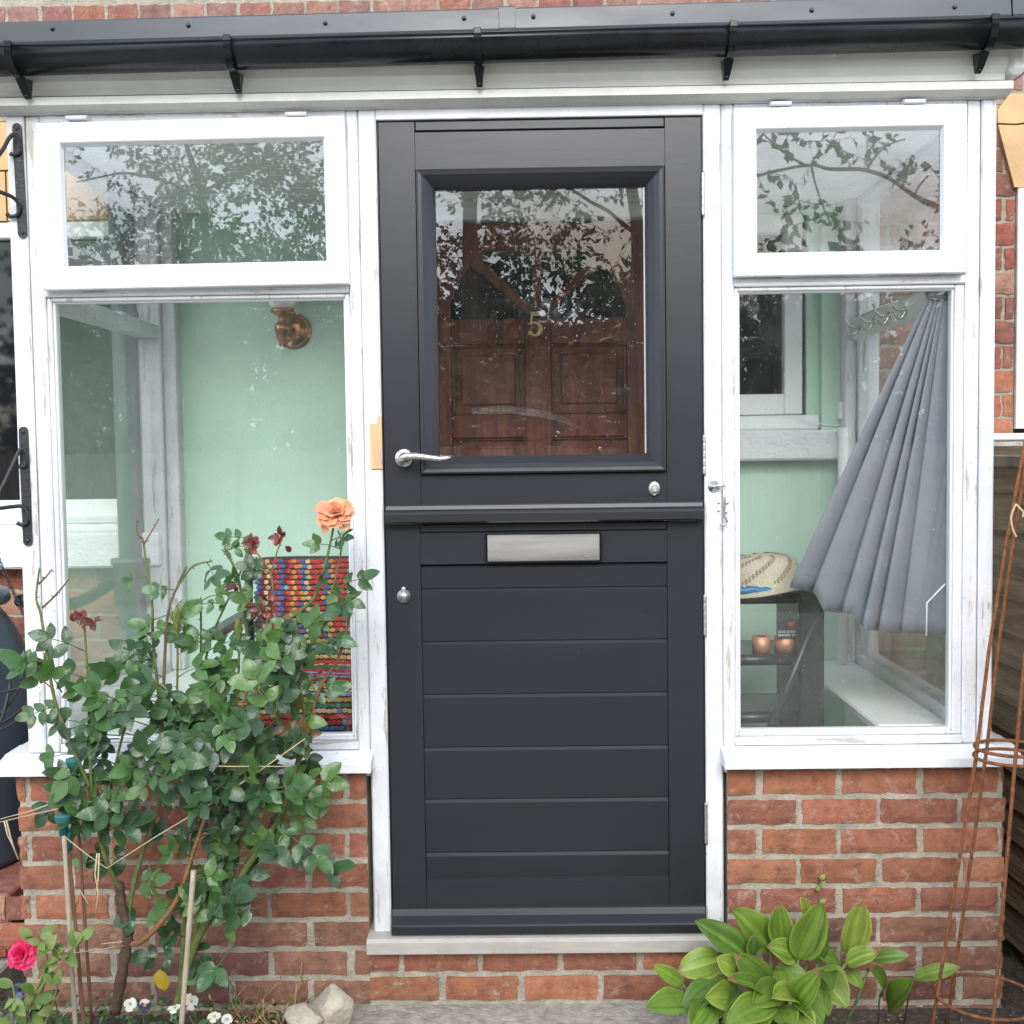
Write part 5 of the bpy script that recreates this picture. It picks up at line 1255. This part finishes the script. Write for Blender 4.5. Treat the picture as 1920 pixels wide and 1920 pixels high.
# stones
def stone(name, c, sx, sy, sz, seed, label, ang=.35):
    bm = bmesh.new(); bmesh.ops.create_icosphere(bm, subdivisions=4, radius=1); r_ = random.Random(seed)
    planes = [(Vector((r_.uniform(-1, 1), r_.uniform(-1, 1), r_.uniform(-1, 1))).normalized(), r_.uniform(.55, .85)) for _ in range(11)]
    for v in bm.verts:
        p = v.co.copy()
        for n_, dd in planes:
            e = p.dot(n_)-dd
            if e > 0: p -= n_*e*.93
        p *= 1+.05*mnoise.noise(p*4+Vector((seed, 0, 0)))
        v.co = Vector((p.x*sx, p.y*sy, p.z*sz))
    bm.transform(Matrix.Rotation(ang, 4, 'Y')); me = bpy.data.meshes.new(name); bm.to_mesh(me); bm.free(); me.materials.append(MT['stone'])
    o = bpy.data.objects.new(name, me); COL.objects.link(o); o.location = c
    return tag(o, label, 'stone', 'stones by the doorstep')
a = at(618, 1885, -.16); stone('stone', (a.x, -.16, a.z-.006), .064, .055, .060, 12, 'larger angular pale stone leaning against the wall by the step', -.5)
a = at(575, 1905, -.22); stone('stone', (a.x, -.22, a.z-.008), .058, .05, .034, 5, 'smaller rounded pale stone in front of the larger one', .15)

# canes, caps, twine
def cane(top, bot, rad, m_, label, cap=None):
    A, B = at(*top), at(*bot); root = thing('garden_cane', (B.x, B.y, B.z), label, 'cane', 'canes supporting the rose'); mb = MB()
    pts = [A.lerp(B, i/12) for i in range(13)]; rad *= .78; mb.tube(pts, [rad*(1.14 if i % 3 == 1 else 1) for i in range(13)], 10); mb.build('stick', m_, root)
    if cap:
        mb = MB(); mb.lathe([(0, -.038), (.010, -.036), (.0105, -.014), (.014, -.010), (.0165, -.004), (.0185, .006), (.0185, .010), (0, .011)], A+Vector((0, 0, .012)), n=16); mb.build('cap', MT['teal'], root)
cane((119, 1545, -.40), (143, 1950, -.40), .0065, MT['bamboo'], 'pale bamboo cane with the left teal rubber cap', True)
cane((127, 1575, -.385), (160, 1950, -.38), .0055, MT['bamboo_dark'], 'brown cane with a teal cap just behind the pale capped one', True)
cane((139, 1440, -.33), (172, 1920, -.33), .0050, MT['bamboo_dark'], 'thin brown cane whose teal cap stands before the white sill', True)
cane((363, 1632, -.42), (338, 1950, -.42), .0072, MT['bamboo'], 'bare pale bamboo cane without cap in front of the rose stems')
tw = MB()
def twine(pts, r_=.0014): tw.tube([at(*p) for p in pts], r_, 5)
twine([(-15, 1540, -.2), (60, 1520, -.3), (123, 1497, -.34)]); twine([(-15, 1545, -.2), (70, 1525, -.3), (172, 1503, -.34)])
twine([(119, 1567, -.41), (160, 1600, -.4), (200, 1628, -.38), (290, 1570, -.38), (390, 1510, -.37), (480, 1450, -.36), (572, 1385, -.34)]); twine([(320, 1434, -.4), (430, 1437, -.4), (545, 1437, -.36)])
twine([(138, 1787, -.41), (190, 1780, -.37), (236, 1773, -.32)]); twine([(190, 1770, -.31), (235, 1765, -.31)])
for pts in ([(8, 1540, -.24), (14, 1565, -.24), (24, 1585, -.24), (35, 1612, -.24)], [(12, 1538, -.24), (20, 1570, -.24), (30, 1600, -.24)], [(182, 1600, -.39), (178, 1640, -.39), (184, 1670, -.39), (180, 1715, -.39)], [(186, 1600, -.39), (184, 1650, -.39), (178, 1690, -.39)], [(142, 1700, -.34), (152, 1672, -.35), (170, 1702, -.34)], [(140, 1800, -.41), (143, 1830, -.41), (146, 1850, -.41)]):
    twine(pts, .0019)
tag(tw.build('garden_twine', MT['twine']), 'pale jute twine tied between the canes and the rose stems', 'twine')

# ================================================================== WHAT THE PANES REFLECT: garden in front of the house
FL = 10.5
gf = thing('board_fence', (0, -FL, 0), 'weathered upright board fence mirrored low in the window panes', 'fence')
mb = MB(); x = -9.0; r = random.Random(2)
while x < 9: mb.box(x, x+.105, -FL-.01, -FL+.01, -.05, 1.46+r.uniform(-.01, .01), .003); x += .112
mb.build('boards', MT['fence_grey'], gf)
TG = [(.035, .07, .022), (.045, .09, .028), (.028, .055, .02), (.06, .10, .03)]
DENS = 1.25
DN = {44: .5, 45: .7}
def tree(label, trunks, clusters, leaf, seed, cols=TG, cat='tree', group=None, name='tree'):
    r = random.Random(seed); base = trunks[0][0][0]; root = thing(name, (base[0], base[1], -.06), label, cat, group); tr = MB(); cr = MB()
    for pts, ra, rb in trunks:
        w_ = spline(pts, 5); n = len(w_); tr.tube(w_, [ra+(rb-ra)*i/(n-1) for i in range(n)], 9)
    for c, (rx, ry, rz), num in clusters:
        # twigs with leaf sprays, so the outline is uneven and the sky shows through
        tw_ = max(3, int(num*DN.get(seed, DENS))//9)
        for _ in range(tw_):
            d = Vector((r.gauss(0, .5), r.gauss(0, .5), r.gauss(0, .5))); p0 = Vector(c)+Vector((d.x*rx, d.y*ry, d.z*rz))
            dd = jit(Vector((0, 0, -.1)), 1, r).normalized(); Lw = leaf*r.uniform(2.5, 5)
            tr.tube([p0, p0+dd*Lw], [leaf*.05, leaf*.02], 4)
            for k in range(9):
                q = p0+dd*Lw*k/9; L = leaf*r.uniform(.7, 1.25); g_ = r.choice(cols); gg = r.uniform(.75, 1.3)
                cr.leaf(q, jit(dd*.4+Vector((0, 0, -.3)), .9, r), jit(Vector((0, 0, 1)), .8, r), L, L*.62, tuple(x_*gg for x_ in g_), .2, .4, 2)
    tr.build('trunk', MT['bark'], root); cr.build('crown', MT['leaf_tree'], root, recalc=False)
    return root
A = away
def gnd(px_, L): q = A(px_, 900, L); return Vector((q.x, q.y, -.06))
tree('slim tree with a dark trunk mirrored at the right of the door glass', [([gnd(1185, 6.2), A(1190, 800, 6.2), A(1196, 600, 6.2), A(1192, 430, 6.2), A(1170, 300, 6.3), A(1160, 100, 6.3)], .075, .05), ([A(1192, 440, 6.2), A(1080, 350, 6.5), A(960, 280, 6.6)], .018, .006)],
     [(A(940, 345, 6.6), (.4, .4, .14), 240), (A(1030, 360, 6.6), (.25, .3, .12), 130), (A(1095, 400, 6.5), (.12, .3, .14), 60), (A(1040, 240, 6.8), (1.0, .6, .45), 500), (A(1175, 345, 6.4), (.10, .2, .12), 40)], .06, 41)
tree('twin trunked tree mirrored at the left of the door glass', [([gnd(880, 8), A(886, 700, 8), A(890, 500, 8), A(888, 380, 8), A(880, 200, 8)], .10, .07), ([A(985, 590, 8), A(950, 545, 8), A(910, 510, 8), A(888, 470, 8)], .05, .06)],
     [(A(1000, 480, 8.5), (.75, .5, .30), 900), (A(940, 440, 8.4), (.4, .5, .25), 420), (A(850, 470, 8.3), (.25, .4, .22), 200), (A(1120, 530, 8.5), (.42, .5, .2), 240), (A(830, 370, 7.8), (.15, .3, .2), 28), (A(700, 250, 8.3), (1.2, .8, .6), 700)], .06, 42)
tree('wide leafy tree mirrored in the left casement pane', [([gnd(430, 8), A(440, 700, 8), A(400, 500, 8), A(380, 330, 8), A(300, 150, 8)], .06, .025), ([A(390, 380, 8), A(250, 330, 8.2), A(150, 345, 8.2)], .018, .006), ([A(390, 360, 8), A(520, 300, 8.2), A(620, 250, 8.2)], .018, .006)],
     [(A(330, 360, 8), (.55, .6, .40), 1300), (A(480, 320, 8.2), (.6, .6, .36), 1500), (A(580, 380, 8.2), (.45, .5, .45), 1100), (A(290, 450, 8), (.6, .5, .3), 900), (A(170, 430, 8), (.35, .4, .16), 260), (A(420, 470, 8.3), (.6, .5, .3), 900), (A(480, 190, 8.5), (1.3, .9, .5), 1300), (A(560, 470, 8.4), (.5, .4, .3), 700), (A(255, 270, 8.2), (.25, .4, .3), 260)], .055, 43)
br = [(1900, 470), (1763, 393), (1683, 350), (1617, 323), (1553, 317), (1513, 310), (1418, 330), (1340, 360)]
tree('tree reaching one long branch across the right casement pane', [([gnd(1990, 5), A(1985, 750, 5), A(1960, 540, 5), A(1900, 470, 5)], .10, .05), ([A(a, b, 5) for a, b in br], .019, .007), ([A(1513, 312, 5), A(1470, 285, 5), A(1430, 250, 5)], .010, .005), ([A(1617, 323, 5), A(1650, 280, 5), A(1700, 262, 5)], .009, .004), ([A(1740, 385, 5), A(1720, 365, 5), A(1740, 330, 5)], .008, .004), ([A(1520, 312, 5), A(1530, 350, 5), A(1560, 420, 5)], .008, .004)],
     [(A(1455, 262, 5), (.16, .2, .07), 110), (A(1540, 270, 5), (.2, .2, .08), 120), (A(1640, 285, 5), (.14, .2, .06), 40), (A(1700, 300, 5), (.08, .15, .06), 20), (A(1440, 320, 5.1), (.10, .2, .06), 36), (A(1700, 345, 5.1), (.08, .2, .05), 14), (A(1500, 350, 5), (.08, .2, .07), 30), (A(1555, 410, 5), (.13, .2, .10), 80), (A(1480, 440, 5.2), (.16, .2, .10), 110), (A(1765, 400, 5.1), (.05, .1, .04), 10)], .075, 44, [(.05, .085, .03), (.06, .10, .035), (.04, .07, .025)])
tree('small reddish tree low in the mirror of the right casement', [([gnd(1700, 9), A(1700, 700, 9), A(1690, 520, 9)], .06, .03)], [(A(1700, 500, 9), (.5, .4, .22), 260), (A(1600, 490, 9), (.4, .4, .22), 160), (A(1745, 462, 9), (.14, .2, .08), 40)], .08, 45, [(.10, .045, .02), (.07, .06, .025), (.05, .07, .025)])
# shrubs above the fence
bushes = [(-6.4, 4.0, 51), (-4.3, 4.2, 52), (-2.3, 3.9, 53), (-.4, 3.7, 54), (1.5, 3.7, 55), (3.4, 3.6, 56), (5.6, 3.7, 57)]
for i, (x, h, sd_) in enumerate(bushes):
    where = ['beyond the far left of the fence', 'behind the left window', 'left of the door glass', 'across the middle of the door glass', 'right of the door glass', 'in the right window', 'beyond the far right of the fence'][i]
    b = Vector((x, -FL-1.3, -.06))
    tree('dark evergreen shrub mirrored '+where, [([b, b+Vector((0, 0, h*.3)), b+Vector((.1, 0, h*.7))], .07, .03)], [(b+Vector((0, 0, h*.42)), (1.15, .7, h*.36), 2200), (b+Vector((0, .3, h*.55)), (1.1, .5, h*.34), 2600), (b+Vector((.2, 0, h*.80)), (1.25, .5, h*.17), 1500)], .17, sd_, [(.022, .042, .015), (.03, .052, .018), (.05, .04, .018)], 'shrub', 'shrubs above the garden fence', 'garden_shrub')
lb = Vector((A(1000, 800, 4.6).x, -4.6, -.06))
tree('laurel with long yellowing leaves mirrored low in the door glass', [([lb, lb+Vector((0, 0, .6)), lb+Vector((.1, 0, 1.4))], .03, .012)], [(A(1000, 640, 4.6), (.55, .25, .20), 190), (A(900, 700, 4.6), (.4, .25, .25), 150), (A(1110, 720, 4.6), (.3, .25, .22), 150), (A(1000, 780, 4.6), (.6, .3, .15), 120)], .10, 61, [(.06, .09, .025), (.13, .11, .03), (.20, .13, .04), (.05, .08, .03)], 'shrub', None, 'laurel_shrub')
